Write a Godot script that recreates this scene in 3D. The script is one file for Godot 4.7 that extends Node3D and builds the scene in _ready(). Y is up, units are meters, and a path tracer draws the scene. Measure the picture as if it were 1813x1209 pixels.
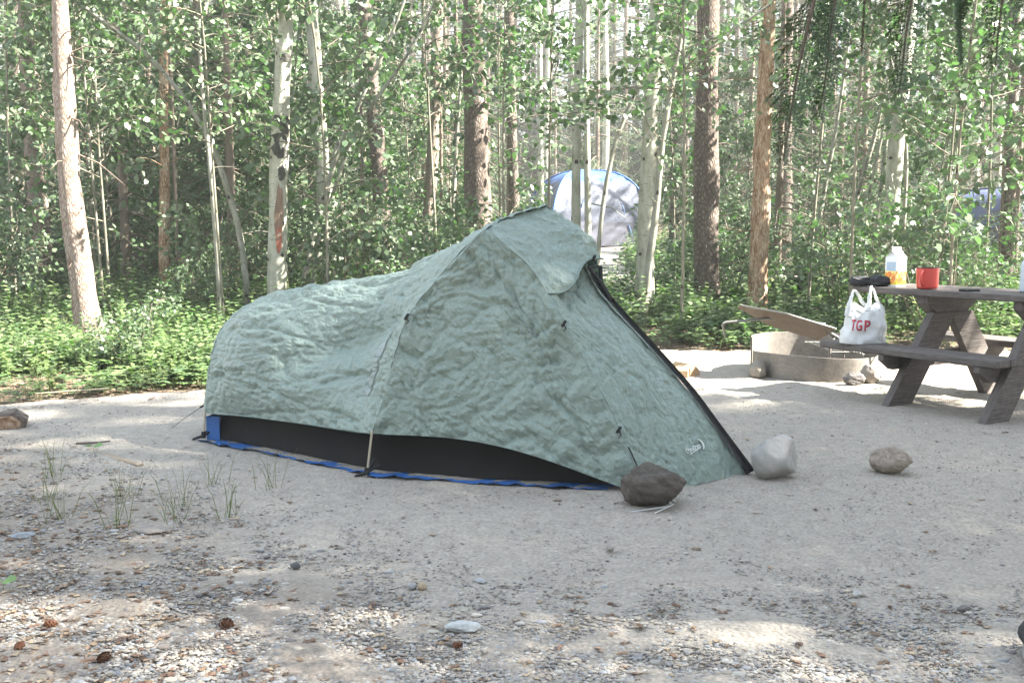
extends Node3D

# ------------------------------------------------------------------ mesh collecting
class MB:
	var v := PackedVector3Array()
	var n := PackedVector3Array()
	var uv := PackedVector2Array()
	var c := PackedColorArray()
	var ix := PackedInt32Array()

	func vert(p: Vector3, nn: Vector3, t: Vector2, col: Color) -> int:
		v.append(p); n.append(nn); uv.append(t); c.append(col)
		return v.size() - 1

	func tri(a: Vector3, b: Vector3, d: Vector3, col: Color) -> void:
		var nn: Vector3 = (d - a).cross(b - a)
		if nn.length_squared() < 1e-14:
			return
		nn = nn.normalized()
		var k: int = v.size()
		v.append(a); v.append(b); v.append(d)
		n.append(nn); n.append(nn); n.append(nn)
		uv.append(Vector2(a.x, a.y)); uv.append(Vector2(b.x, b.y)); uv.append(Vector2(d.x, d.y))
		c.append(col); c.append(col); c.append(col)
		ix.append(k); ix.append(k + 1); ix.append(k + 2)

	func quad(a: Vector3, b: Vector3, d: Vector3, e: Vector3, col: Color, ua := Vector2.ZERO, ub := Vector2(1, 0), ud := Vector2(1, 1), ue := Vector2(0, 1)) -> void:
		var nn: Vector3 = (d - a).cross(b - a) + (e - a).cross(d - a)
		nn = nn.normalized()
		var k: int = v.size()
		vert(a, nn, ua, col); vert(b, nn, ub, col); vert(d, nn, ud, col); vert(e, nn, ue, col)
		ix.append_array(PackedInt32Array([k, k + 1, k + 2, k, k + 2, k + 3]))

	# an oval leaf of four faces
	func leaf(p: Vector3, d: Vector3, up: Vector3, ln: float, wd: float, col: Color) -> void:
		var s: Vector3 = d.cross(up)
		if s.length_squared() < 1e-8:
			return
		s = s.normalized()
		var nn: Vector3 = s.cross(d).normalized()
		var fold: Vector3 = nn * wd * 0.18
		var k: int = v.size()
		v.append(p)
		v.append(p + d * ln * 0.36 + s * wd + fold); v.append(p + d * ln * 0.36 - s * wd + fold)
		v.append(p + d * ln * 0.72 + s * wd * 0.74); v.append(p + d * ln * 0.72 - s * wd * 0.74)
		v.append(p + d * ln - nn * ln * 0.06)
		for i in 6:
			n.append(nn); c.append(col); uv.append(Vector2.ZERO)
		# clockwise seen from nn
		ix.append_array(PackedInt32Array([k, k + 2, k + 1, k + 1, k + 2, k + 4, k + 1, k + 4, k + 3, k + 3, k + 4, k + 5]))

	func tube(pts: Array, rad: Array, sides: int, col: Color, us := 1.0, vs := 1.0, cap := true) -> void:
		var m: int = pts.size()
		var k0: int = v.size()
		var ref := Vector3.UP
		var d0: Vector3 = (pts[1] - pts[0]).normalized()
		if absf(d0.dot(ref)) > 0.9:
			ref = Vector3.RIGHT
		var r: Vector3 = d0.cross(ref).normalized()
		var along := 0.0
		for i in m:
			var d: Vector3
			if i == 0: d = pts[1] - pts[0]
			elif i == m - 1: d = pts[m - 1] - pts[m - 2]
			else: d = pts[i + 1] - pts[i - 1]
			d = d.normalized()
			r = (r - d * d.dot(r)).normalized()
			var u2: Vector3 = d.cross(r)
			if i > 0: along += (pts[i] - pts[i - 1]).length()
			for a in sides + 1:
				var an: float = TAU * a / sides
				var q: Vector3 = r * cos(an) + u2 * sin(an)
				v.append(pts[i] + q * rad[i]); n.append(q); c.append(col)
				uv.append(Vector2(us * a / sides, along * vs))
		for i in m - 1:
			for a in sides:
				var A: int = k0 + i * (sides + 1) + a
				var C: int = A + sides + 1
				ix.append_array(PackedInt32Array([A, C, A + 1, A + 1, C, C + 1]))
		if cap:
			for e in [0, m - 1]:
				var d: Vector3 = (pts[0] - pts[1]).normalized() if e == 0 else (pts[m - 1] - pts[m - 2]).normalized()
				var kc: int = vert(pts[e], d, Vector2.ZERO, col)
				var ks: int = v.size()
				for a in sides + 1:
					vert(v[k0 + e * (sides + 1) + a], d, Vector2.ZERO, col)
				for a in sides:
					if e == 0: ix.append_array(PackedInt32Array([kc, ks + a, ks + a + 1]))
					else: ix.append_array(PackedInt32Array([kc, ks + a + 1, ks + a]))

	# chamfered box
	func box(ctr: Vector3, size: Vector3, ch: float, col: Color, b := Basis.IDENTITY) -> void:
		var h: Vector3 = size * 0.5
		var ax := [Vector3.RIGHT, Vector3.UP, Vector3.BACK]
		for a in 3:
			var i1: int = (a + 1) % 3
			var i2: int = (a + 2) % 3
			for s in [-1.0, 1.0]:
				var o: Vector3 = ax[a] * h[a] * s
				var e1: Vector3 = ax[i1] * (h[i1] - ch)
				var e2: Vector3 = ax[i2] * (h[i2] - ch)
				var q := [o - e1 - e2, o + e1 - e2, o + e1 + e2, o - e1 + e2]
				var un: float = size[i1]
				var vn: float = size[i2]
				var pp := []
				for w in q: pp.append(ctr + b * w)
				if s > 0: quad(pp[3], pp[2], pp[1], pp[0], col, Vector2(0, vn), Vector2(un, vn), Vector2(un, 0), Vector2(0, 0))
				else: quad(pp[0], pp[1], pp[2], pp[3], col, Vector2(0, 0), Vector2(un, 0), Vector2(un, vn), Vector2(0, vn))
		if ch <= 0.0: return
		for a in 3:
			var i1: int = (a + 1) % 3
			var i2: int = (a + 2) % 3
			for s1 in [-1.0, 1.0]:
				for s2 in [-1.0, 1.0]:
					var la: Vector3 = ax[a] * (h[a] - ch)
					var p1: Vector3 = ax[i1] * h[i1] * s1 + ax[i2] * (h[i2] - ch) * s2
					var p2: Vector3 = ax[i1] * (h[i1] - ch) * s1 + ax[i2] * h[i2] * s2
					var q := [ctr + b * (p1 - la), ctr + b * (p1 + la), ctr + b * (p2 + la), ctr + b * (p2 - la)]
					var out: Vector3 = b * (ax[i1] * s1 + ax[i2] * s2)
					if ((q[2] - q[0]) as Vector3).cross(q[1] - q[0]).dot(out) < 0: q.reverse()
					quad(q[0], q[1], q[2], q[3], col, Vector2(0, 0), Vector2(size[a], 0), Vector2(size[a], ch), Vector2(0, ch))
		for s0 in [-1.0, 1.0]:
			for s1 in [-1.0, 1.0]:
				for s2 in [-1.0, 1.0]:
					var pa: Vector3 = ctr + b * Vector3(h.x * s0, (h.y - ch) * s1, (h.z - ch) * s2)
					var pb: Vector3 = ctr + b * Vector3((h.x - ch) * s0, h.y * s1, (h.z - ch) * s2)
					var pc: Vector3 = ctr + b * Vector3((h.x - ch) * s0, (h.y - ch) * s1, h.z * s2)
					if (pc - pa).cross(pb - pa).dot(b * Vector3(s0, s1, s2)) < 0: tri(pa, pc, pb, col)
					else: tri(pa, pb, pc, col)

	# a grid of points, smooth
	func grid(P: Array, nu: int, nv: int, col: Color, wrap := false, uvs := Vector2.ONE) -> void:
		var k0: int = v.size()
		for i in nu:
			for j in nv:
				v.append(P[i * nv + j]); n.append(Vector3.ZERO); c.append(col)
				uv.append(Vector2(float(i) / (nu - 1), float(j) / (nv - 1)) * uvs)
		var iu: int = nu - 1
		for i in iu:
			for j in nv - 1:
				var a: int = k0 + i * nv + j
				var b: int = a + nv
				for t in [[a, b, a + 1], [a + 1, b, b + 1]]:
					var fn: Vector3 = (v[t[2]] - v[t[0]]).cross(v[t[1]] - v[t[0]])
					n[t[0]] += fn; n[t[1]] += fn; n[t[2]] += fn
					ix.append(t[0]); ix.append(t[1]); ix.append(t[2])
		if wrap:
			for j in nv:
				var s: Vector3 = n[k0 + j] + n[k0 + (nu - 1) * nv + j]
				n[k0 + j] = s; n[k0 + (nu - 1) * nv + j] = s
		for k in range(k0, v.size()):
			n[k] = n[k].normalized() if n[k].length_squared() > 1e-20 else Vector3.UP

	func mesh(m: Material) -> ArrayMesh:
		var a := []
		a.resize(Mesh.ARRAY_MAX)
		a[Mesh.ARRAY_VERTEX] = v; a[Mesh.ARRAY_NORMAL] = n; a[Mesh.ARRAY_TEX_UV] = uv; a[Mesh.ARRAY_COLOR] = c; a[Mesh.ARRAY_INDEX] = ix
		var me := ArrayMesh.new()
		me.add_surface_from_arrays(Mesh.PRIMITIVE_TRIANGLES, a)
		me.surface_set_material(0, m)
		return me

const WHITE := Color(1, 1, 1)
var M := {}
var names := {}
var rng := RandomNumberGenerator.new()
var terrain_noise := FastNoiseLite.new()
var edge_noise := FastNoiseLite.new()

# ------------------------------------------------------------------ naming
func numbered(called: String) -> String:
	var k: int = names.get(called, 0)
	names[called] = k + 1
	return called if k == 0 else "%s_%03d" % [called, k]

func tag(o: Node, label := "", category := "", group := "", kind := "") -> Node:
	if label: o.set_meta("label", label)
	if category: o.set_meta("category", category)
	if group: o.set_meta("group", group)
	if kind: o.set_meta("kind", kind)
	return o

func thing(called: String, at: Vector3, turn: float, label: String, category: String, group := "") -> Node3D:
	var o := Node3D.new()
	o.name = numbered(called)
	add_child(o)
	o.position = at
	o.rotation.y = turn
	tag(o, label, category, group)
	return o

func part(called: String, me: Mesh, parent: Node = null) -> MeshInstance3D:
	var o := MeshInstance3D.new()
	o.mesh = me
	if parent == null:
		o.name = numbered(called)
		add_child(o)
	else:
		o.name = called
		parent.add_child(o, true)
	return o

func stuff(called: String, me: Mesh, xf: Array, label: String, category: String, parent: Node = null, cols := []) -> MultiMeshInstance3D:
	var mm := MultiMesh.new()
	mm.transform_format = MultiMesh.TRANSFORM_3D
	mm.use_colors = cols.size() > 0
	mm.mesh = me
	mm.instance_count = xf.size()
	for i in xf.size():
		mm.set_instance_transform(i, xf[i])
		if cols.size() > 0: mm.set_instance_color(i, cols[i])
	var o := MultiMeshInstance3D.new()
	o.multimesh = mm
	if parent == null:
		o.name = numbered(called)
		add_child(o)
	else:
		o.name = called
		parent.add_child(o, true)
	tag(o, label, category, "", "stuff")
	return o

# ------------------------------------------------------------------ textures
func nz(sd: int, freq: float, kind := FastNoiseLite.TYPE_SIMPLEX_SMOOTH, oct := 4) -> FastNoiseLite:
	var f := FastNoiseLite.new()
	f.seed = sd
	f.frequency = freq
	f.noise_type = kind
	f.fractal_type = FastNoiseLite.FRACTAL_FBM if oct > 1 else FastNoiseLite.FRACTAL_NONE
	f.fractal_octaves = oct
	if kind == FastNoiseLite.TYPE_CELLULAR:
		f.cellular_return_type = FastNoiseLite.RETURN_DISTANCE2_SUB
	return f

func bytes_of(f: FastNoiseLite, w: int, h: int) -> PackedByteArray:
	var im: Image = f.get_seamless_image(w, h)
	im.convert(Image.FORMAT_L8)
	return im.get_data()

func lin(r: float, g: float, b: float) -> Color:
	return Color(r, g, b).linear_to_srgb()

func lut_image(w: int, h: int, layers: Array, stops: Array) -> Image:
	# layers: [bytes, weight]; the sum picks a colour between the stops [at, linear colour]
	var lut := PackedByteArray()
	for i in 256:
		var t: float = i / 255.0
		var col: Color = stops[0][1]
		for k in stops.size() - 1:
			if t >= stops[k][0]:
				var q: float = clampf((t - stops[k][0]) / maxf(stops[k + 1][0] - stops[k][0], 1e-4), 0, 1)
				col = (stops[k][1] as Color).lerp(stops[k + 1][1], q)
		col = col.linear_to_srgb()
		lut.append(int(clampf(col.r, 0, 1) * 255)); lut.append(int(clampf(col.g, 0, 1) * 255)); lut.append(int(clampf(col.b, 0, 1) * 255))
	var out := PackedByteArray()
	out.resize(w * h * 3)
	var nl: int = layers.size()
	var b0: PackedByteArray = layers[0][0]
	var b1: PackedByteArray = layers[1 % nl][0]
	var b2: PackedByteArray = layers[2 % nl][0]
	var w0: float = layers[0][1]
	var w1: float = layers[1][1] if nl > 1 else 0.0
	var w2: float = layers[2][1] if nl > 2 else 0.0
	for i in w * h:
		var k: int = clampi(int(b0[i] * w0 + b1[i] * w1 + b2[i] * w2), 0, 255) * 3
		out[i * 3] = lut[k]; out[i * 3 + 1] = lut[k + 1]; out[i * 3 + 2] = lut[k + 2]
	return Image.create_from_data(w, h, false, Image.FORMAT_RGB8, out)

func grey_image(w: int, h: int, layers: Array) -> Image:
	return lut_image(w, h, layers, [[0.0, Color(0, 0, 0)], [1.0, Color(1, 1, 1)]])

func tex(im: Image) -> ImageTexture:
	im.generate_mipmaps()
	return ImageTexture.create_from_image(im)

func bump(im: Image, strength: float) -> ImageTexture:
	var k: Image = im.duplicate()
	k.convert(Image.FORMAT_RGBA8)
	k.bump_map_to_normal_map(strength)
	return tex(k)

func mat(called: String, col: Color, rough: float, t: Texture2D = null, nrm: Texture2D = null, nscale := 1.0, uvs := Vector3.ONE, triplanar := 0) -> StandardMaterial3D:
	var m := StandardMaterial3D.new()
	m.resource_name = called
	m.albedo_color = col
	m.roughness = rough
	m.vertex_color_use_as_albedo = true
	if t: m.albedo_texture = t
	if nrm:
		m.normal_enabled = true
		m.normal_texture = nrm
		m.normal_scale = nscale
	m.uv1_scale = uvs
	if triplanar > 0:
		m.uv1_triplanar = true
		m.uv1_world_triplanar = triplanar == 2
	M[called] = m
	return m

func make_materials() -> void:
	var S := 512
	var fine := bytes_of(nz(3, 0.12, FastNoiseLite.TYPE_SIMPLEX_SMOOTH, 3), S, S)
	var mid := bytes_of(nz(4, 0.03), S, S)
	var big := bytes_of(nz(5, 0.008), S, S)
	var cell := bytes_of(nz(6, 0.05, FastNoiseLite.TYPE_CELLULAR, 2), S, S)
	var cells := bytes_of(nz(7, 0.11, FastNoiseLite.TYPE_CELLULAR, 1), S, S)
	# gravelly sand of the pad
	var g := lut_image(S, S, [[fine, 0.45], [cells, 0.25], [mid, 0.3]], [[0.0, Color(0.16, 0.145, 0.125)], [0.35, Color(0.30, 0.275, 0.245)], [0.62, Color(0.385, 0.355, 0.315)], [1.0, Color(0.56, 0.53, 0.49)]])
	mat("sand", WHITE, 0.95, tex(g), bump(grey_image(S, S, [[fine, 0.5], [cells, 0.5]]), 5.0), 0.9, Vector3.ONE * 0.8, 2)
	g = lut_image(S, S, [[fine, 0.4], [cell, 0.3], [mid, 0.3]], [[0.0, Color(0.05, 0.036, 0.026)], [0.4, Color(0.13, 0.095, 0.066)], [0.7, Color(0.23, 0.18, 0.13)], [1.0, Color(0.36, 0.31, 0.25)]])
	mat("floor", WHITE, 1.0, tex(g), bump(grey_image(S, S, [[fine, 0.6], [cell, 0.4]]), 8.0), 1.0, Vector3.ONE * 0.7, 2)
	# barks: u runs round, v along
	var bw := 256
	var bh := 512
	var vert_f := FastNoiseLite.new()
	var str_a := stretched(11, bw, bh, 0.05, 0.014)
	var str_b := stretched(12, bw, bh, 0.16, 0.05)
	var bcell := stretched_cell(13, bw, bh, 0.055, 0.032)
	var low := stretched(14, bw, bh, 0.012, 0.008)
	g = lut_image(bw, bh, [[bcell, 0.55], [str_b, 0.25], [low, 0.2]], [[0.0, Color(0.045, 0.034, 0.028)], [0.25, Color(0.085, 0.066, 0.056)], [0.55, Color(0.17, 0.138, 0.12)], [1.0, Color(0.34, 0.295, 0.265)]])
	mat("bark_spruce", WHITE, 0.95, tex(g), bump(grey_image(bw, bh, [[bcell, 0.7], [str_b, 0.3]]), 7.0), 1.0)
	g = lut_image(bw, bh, [[bcell, 0.5], [str_b, 0.25], [low, 0.3]], [[0.0, Color(0.08, 0.055, 0.042)], [0.28, Color(0.165, 0.118, 0.092)], [0.55, Color(0.28, 0.238, 0.212)], [1.0, Color(0.45, 0.41, 0.38)]])
	mat("bark_flaky", WHITE, 0.95, tex(g), bump(grey_image(bw, bh, [[bcell, 0.7], [str_b, 0.3]]), 7.0), 1.0)
	g = lut_image(bw, bh, [[str_a, 0.4], [bcell, 0.35], [low, 0.3]], [[0.0, Color(0.07, 0.045, 0.03)], [0.3, Color(0.24, 0.14, 0.085)], [0.52, Color(0.38, 0.27, 0.19)], [0.75, Color(0.48, 0.42, 0.35)], [1.0, Color(0.55, 0.5, 0.44)]])
	mat("bark_pine", WHITE, 0.95, tex(g), bump(grey_image(bw, bh, [[bcell, 0.6], [str_a, 0.4]]), 6.0), 1.0)
	g = aspen_image(bw, bh, str_b, low, 21, 0.38)
	mat("bark_aspen", WHITE, 0.8, tex(g), bump(grey_image(bw, bh, [[str_b, 0.6], [low, 0.4]]), 2.5), 0.6)
	g = aspen_image(bw, bh, str_b, low, 25, 0.25)
	mat("bark_young", WHITE, 0.85, tex(g))
	# table timber
	var gr := stretched(31, S, S, 0.006, 0.11)
	var gr2 := stretched(32, S, S, 0.02, 0.3)
	g = lut_image(S, S, [[gr, 0.45], [gr2, 0.3], [mid, 0.25]], [[0.0, Color(0.035, 0.028, 0.026)], [0.4, Color(0.085, 0.072, 0.068)], [0.7, Color(0.135, 0.118, 0.112)], [1.0, Color(0.22, 0.20, 0.19)]])
	mat("timber", WHITE, 0.72, tex(g), bump(grey_image(S, S, [[gr, 0.6], [gr2, 0.4]]), 3.0), 0.7, Vector3(1.2, 1.2, 1.2))
	# nylon of the tent
	var rid := FastNoiseLite.new()
	rid.seed = 41; rid.frequency = 0.016; rid.fractal_type = FastNoiseLite.FRACTAL_RIDGED; rid.fractal_octaves = 4
	rid.domain_warp_enabled = true; rid.domain_warp_amplitude = 20.0; rid.domain_warp_frequency = 0.01
	var rb := bytes_of(rid, S, S)
	g = lut_image(S, S, [[mid, 0.5], [fine, 0.25], [big, 0.3]], [[0.0, Color(0.90, 0.92, 0.92)], [1.0, Color(1, 1, 1)]])
	var fly := mat("nylon", lin(0.225, 0.29, 0.262), 0.5, tex(g), bump(grey_image(S, S, [[rb, 0.8], [mid, 0.2]]), 22.0), 1.0, Vector3.ONE * 1.7, 1)
	fly.backlight_enabled = true
	fly.backlight = Color(0.16, 0.20, 0.19)
	fly.rim_enabled = true; fly.rim = 0.25
	mat("patch", lin(0.22, 0.27, 0.265), 0.35)
	mat("nylon_black", lin(0.004, 0.004, 0.005), 0.9)
	mat("webbing", lin(0.014, 0.015, 0.017), 0.75)
	var gs := mat("groundsheet", lin(0.035, 0.14, 0.42), 0.45, null, bump(grey_image(S, S, [[rb, 1.0], [mid, 0.0]]), 4.0), 0.6, Vector3.ONE * 2.0, 1)
	gs.metallic_specular = 0.5
	mat("print_white", lin(0.78, 0.82, 0.82), 0.6)
	mat("pole", lin(0.45, 0.40, 0.31), 0.5)
	var steel := mat("steel", lin(0.55, 0.56, 0.57), 0.35); steel.metallic = 0.9
	# weathered steel of the fire ring
	g = lut_image(S, S, [[mid, 0.4], [fine, 0.3], [big, 0.3]], [[0.0, Color(0.075, 0.062, 0.052)], [0.4, Color(0.165, 0.15, 0.135)], [0.75, Color(0.245, 0.23, 0.212)], [1.0, Color(0.33, 0.315, 0.295)]])
	mat("ring_steel", WHITE, 0.62, tex(g), null, 1.0, Vector3.ONE * 2.2, 1).metallic = 0.4
	mat("plate_steel", lin(0.55, 0.44, 0.34), 0.8, tex(g), null, 1.0, Vector3.ONE * 1.7, 1)
	mat("rod_steel", lin(0.18, 0.18, 0.17), 0.5).metallic = 0.6
	# stones
	g = lut_image(S, S, [[fine, 0.55], [mid, 0.25], [big, 0.25]], [[0.0, Color(0.55, 0.55, 0.55)], [0.5, Color(0.8, 0.8, 0.8)], [1.0, Color(1, 1, 1)]])
	var st := tex(g)
	mat("stone", WHITE, 0.9, st, bump(grey_image(S, S, [[fine, 0.5], [mid, 0.5]]), 12.0), 1.0, Vector3.ONE * 5.0, 1)
	mat("pebble", WHITE, 0.9)
	mat("dry_leaf", WHITE, 0.95)
	var lf := mat("leaf", WHITE, 0.45)
	lf.backlight_enabled = true; lf.backlight = Color(0.62, 0.80, 0.50)
	var nd := mat("needle", WHITE, 0.65)
	nd.backlight_enabled = true; nd.backlight = Color(0.30, 0.38, 0.22)
	mat("twig", WHITE, 0.9)
	# small things
	var en := mat("enamel", lin(0.56, 0.05, 0.04), 0.3); en.clearcoat_enabled = true; en.clearcoat = 0.5
	mat("enamel_dark", lin(0.03, 0.012, 0.012), 0.4)
	var pl := mat("bag_plastic", lin(0.72, 0.74, 0.76), 0.35, null, bump(grey_image(S, S, [[rb, 0.8], [mid, 0.2]]), 6.0), 0.7, Vector3.ONE * 3.0, 1)
	pl.backlight_enabled = true; pl.backlight = Color(0.5, 0.5, 0.5)
	mat("print_red", lin(0.42, 0.03, 0.06), 0.5)
	mat("dark_cloth", lin(0.028, 0.029, 0.033), 0.85, null, bump(grey_image(S, S, [[rb, 0.5], [fine, 0.5]]), 5.0), 0.8, Vector3.ONE * 4.0, 1)
	mat("black_plastic", lin(0.012, 0.013, 0.016), 0.4)
	var jug := mat("jug_plastic", lin(0.60, 0.70, 0.78), 0.3); jug.backlight_enabled = true; jug.backlight = Color(0.5, 0.55, 0.6)
	mat("paper_white", lin(0.75, 0.75, 0.74), 0.5)
	mat("tent_blue", lin(0.035, 0.10, 0.27), 0.6, null, bump(grey_image(S, S, [[rb, 0.7], [mid, 0.3]]), 6.0), 0.7, Vector3.ONE * 0.8, 1)
	mat("tent_grey", lin(0.06, 0.072, 0.11), 0.6, null, bump(grey_image(S, S, [[rb, 0.7], [mid, 0.3]]), 6.0), 0.7, Vector3.ONE * 0.8, 1)
	mat("tent_dark", lin(0.09, 0.095, 0.13), 0.7)
	mat("tent_navy", lin(0.045, 0.06, 0.13), 0.6, null, bump(grey_image(S, S, [[rb, 0.7], [mid, 0.3]]), 6.0), 0.7, Vector3.ONE * 0.8, 1)
	mat("split_wood", lin(0.46, 0.33, 0.20), 0.85, tex(lut_image(S, S, [[gr, 0.6], [gr2, 0.4]], [[0.0, Color(0.6, 0.55, 0.5)], [1.0, Color(1, 1, 1)]])))
	mat("old_board", lin(0.42, 0.34, 0.26), 0.95, tex(lut_image(S, S, [[gr, 0.6], [fine, 0.4]], [[0.0, Color(0.4, 0.38, 0.36)], [1.0, Color(1, 1, 1)]])))

func stretched(sd: int, w: int, h: int, fx: float, fy: float) -> PackedByteArray:
	# noise of two frequencies, tiling, by sampling a torus-like wrap of a flat noise
	var f := nz(sd, 1.0, FastNoiseLite.TYPE_SIMPLEX_SMOOTH, 3)
	var out := PackedByteArray()
	out.resize(w * h)
	for y in h:
		var ty: float = float(y) / h
		for x in w:
			var tx: float = float(x) / w
			var a: float = f.get_noise_2d(x * fx, y * fy)
			# blend to the wrapped copy near the far edges
			if tx > 0.85:
				a = lerpf(a, f.get_noise_2d((x - w) * fx, y * fy), (tx - 0.85) / 0.15)
			if ty > 0.9:
				a = lerpf(a, f.get_noise_2d(x * fx, (y - h) * fy), (ty - 0.9) / 0.1)
			out[y * w + x] = int(clampf(0.5 + a * 0.75, 0, 1) * 255)
	return out

func stretched_cell(sd: int, w: int, h: int, fx: float, fy: float) -> PackedByteArray:
	var f := nz(sd, 1.0, FastNoiseLite.TYPE_CELLULAR, 1)
	f.cellular_jitter = 1.0
	var out := PackedByteArray()
	out.resize(w * h)
	for y in h:
		var ty: float = float(y) / h
		for x in w:
			var tx: float = float(x) / w
			var a: float = f.get_noise_2d(x * fx, y * fy)
			if tx > 0.85:
				a = lerpf(a, f.get_noise_2d((x - w) * fx, y * fy), (tx - 0.85) / 0.15)
			if ty > 0.9:
				a = lerpf(a, f.get_noise_2d(x * fx, (y - h) * fy), (ty - 0.9) / 0.1)
			out[y * w + x] = int(clampf(0.5 + a * 0.5, 0, 1) * 255)
	# stretch to the full range
	var lo := 255
	var hi := 0
	for b in out:
		lo = mini(lo, b); hi = maxi(hi, b)
	for i in out.size():
		out[i] = int(255.0 * (out[i] - lo) / maxf(hi - lo, 1))
	return out

func aspen_image(w: int, h: int, streak: PackedByteArray, low: PackedByteArray, sd: int, light: float) -> Image:
	var im := lut_image(w, h, [[low, 0.55], [streak, 0.45]], [[0.0, Color(0.17, 0.165, 0.12)], [0.3, Color(light * 0.72, light * 0.73, light * 0.58)], [0.6, Color(light, light, light * 0.86)], [1.0, Color(light * 1.25, light * 1.25, light * 1.15)]])
	var r := RandomNumberGenerator.new()
	r.seed = sd
	for k in 70:   # lenticels and thin dark cracks across the stem
		var y: int = r.randi_range(0, h - 3)
		var x: int = r.randi_range(0, w - 1)
		var ln: int = r.randi_range(6, 40)
		var d: float = r.randf_range(0.12, 0.4)
		for i in ln:
			for j in r.randi_range(1, 2):
				var px: int = (x + i) % w
				im.set_pixel(px, y + j, im.get_pixel(px, y + j).lerp(Color(0.16, 0.14, 0.11), d + 0.3))
	for k in 4:   # black branch scars
		var cx: int = r.randi_range(0, w - 1)
		var cy: int = r.randi_range(16, h - 17)
		var rx: float = r.randf_range(10, 34)
		var ry: float = r.randf_range(5, 13)
		for yy in range(-16, 17):
			for xx in range(-36, 37):
				var q: float = pow(xx / rx, 2) + pow((yy + absf(xx) * 0.25) / ry, 2) + r.randf_range(-0.3, 0.3)
				if q < 1.0:
					var px: int = posmod(cx + xx, w)
					var py: int = clampi(cy + yy, 0, h - 1)
					im.set_pixel(px, py, im.get_pixel(px, py).lerp(Color(0.14, 0.13, 0.115), 0.85))
	return im

# ------------------------------------------------------------------ terrain
func rise(z: float) -> float:
	var d: float = -z
	return 0.0 if d < 9.5 else 0.042 * (d - 9.5)

func pad_shape(x: float, z: float) -> float:
	# > 0 on the bare pad: metres inside its outline, uneven
	var d: float = -z
	var e: float = edge_noise.get_noise_2d(x * 1.0, z * 1.0) * 0.28 + edge_noise.get_noise_2d(x * 4.0, z * 4.0) * 0.10
	var back: float = 7.05 + clampf((x + 1.2) / 2.2, 0.0, 1.0) * 2.05 + (0.6 if x < -3.4 else 0.0) * 0.0 - clampf((-2.0 - x) * 0.52, 0.0, 0.75)
	return minf(back - d, 14.0) + e * 0.6

func road_shape(x: float, z: float) -> float:
	var d: float = -z
	var e: float = edge_noise.get_noise_2d(x * 1.3, z * 1.3) * 0.35
	var mid: float = 16.2 + 0.05 * x
	var a: float = 1.35 - absf(d - mid) + e
	var lane: float = 1.15 - absf(x - (0.9 + (d - 16.0) * 0.09)) + e if d > 15.0 and d < 28.5 else -1.0
	var site: float = 2.7 - Vector2(x - 1.9, d - 26.3).length() + e
	return maxf(maxf(a if x > -0.6 else -1.0, lane), site)

func ground_y(x: float, z: float) -> float:
	var y: float = rise(z) + terrain_noise.get_noise_2d(x, z) * 0.05 * clampf((-z - 6.0) * 0.25, 0.0, 1.6)
	return y

func surface_y(x: float, z: float) -> float:
	var y: float = ground_y(x, z)
	var p: float = pad_shape(x, z)
	return y + 0.0 + pad_lift(p) if p > 0.0 else y

func soil_side(x: float, z: float) -> float:
	# metres beyond the half-buried edging board, on the side of the stony soil
	return -0.698 * (x + 2.524) + 0.716 * (z + 5.319)

func pad_lift(p: float) -> float:
	return clampf(p * 0.12, -0.05, 0.02)

func axis_lines(lo: float, hi: float, a: float, b: float, fine: float, coarse: float) -> PackedFloat32Array:
	var out := PackedFloat32Array()
	var x: float = lo
	while x < hi:
		out.append(x)
		var d: float = 0.0
		if x < a: d = a - x
		elif x > b: d = x - b
		x += clampf(fine + d * 0.14, fine, coarse)
		if x > a and out[out.size() - 1] < a: x = a
	out.append(hi)
	return out

var relief: FastNoiseLite
var soil_patch: FastNoiseLite

func sheet_y(which: int, x: float, z: float) -> float:
	if which == 0:
		return ground_y(x, z) - 0.012 + relief.get_noise_2d(x, z) * 0.012 - (0.05 if pad_shape(x, z) > 0.5 else 0.0)
	if which == 1:
		return ground_y(x, z) + pad_lift(pad_shape(x, z)) + (relief.get_noise_2d(x * 1.3, z * 1.3) + relief.get_noise_2d(x * 7.0, z * 7.0) * 0.35) * 0.013
	return ground_y(x, z) + clampf(road_shape(x, z) * 0.1, -0.12, 0.025)

func sheet_tint(which: int, x: float, z: float) -> Color:
	if which != 1:
		return WHITE
	var q: float = clampf(0.5 + soil_patch.get_noise_2d(x, z) * 0.9, 0, 1)
	# browner stony soil beyond the edging board
	var soil: float = clampf(soil_side(x, z) * 1.4 + soil_patch.get_noise_2d(x * 3.0, z * 3.0) * 0.6, 0, 1)
	return Color(0.92, 0.91, 0.90).lerp(Color(1.0, 0.985, 0.96), q).lerp(Color(0.66, 0.60, 0.56), soil * 0.8)

func sheet(called: String, xs: PackedFloat32Array, zs: PackedFloat32Array, which: int, m: Material) -> MeshInstance3D:
	var mb := MB.new()
	var P := []
	for x in xs:
		for z in zs:
			P.append(Vector3(x, sheet_y(which, x, z), z))
	mb.grid(P, xs.size(), zs.size(), WHITE)
	for k in mb.v.size():
		mb.c[k] = sheet_tint(which, mb.v[k].x, mb.v[k].z)
	var o := part(called, mb.mesh(m))
	tag(o, "", "", "", "structure")
	return o

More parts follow.
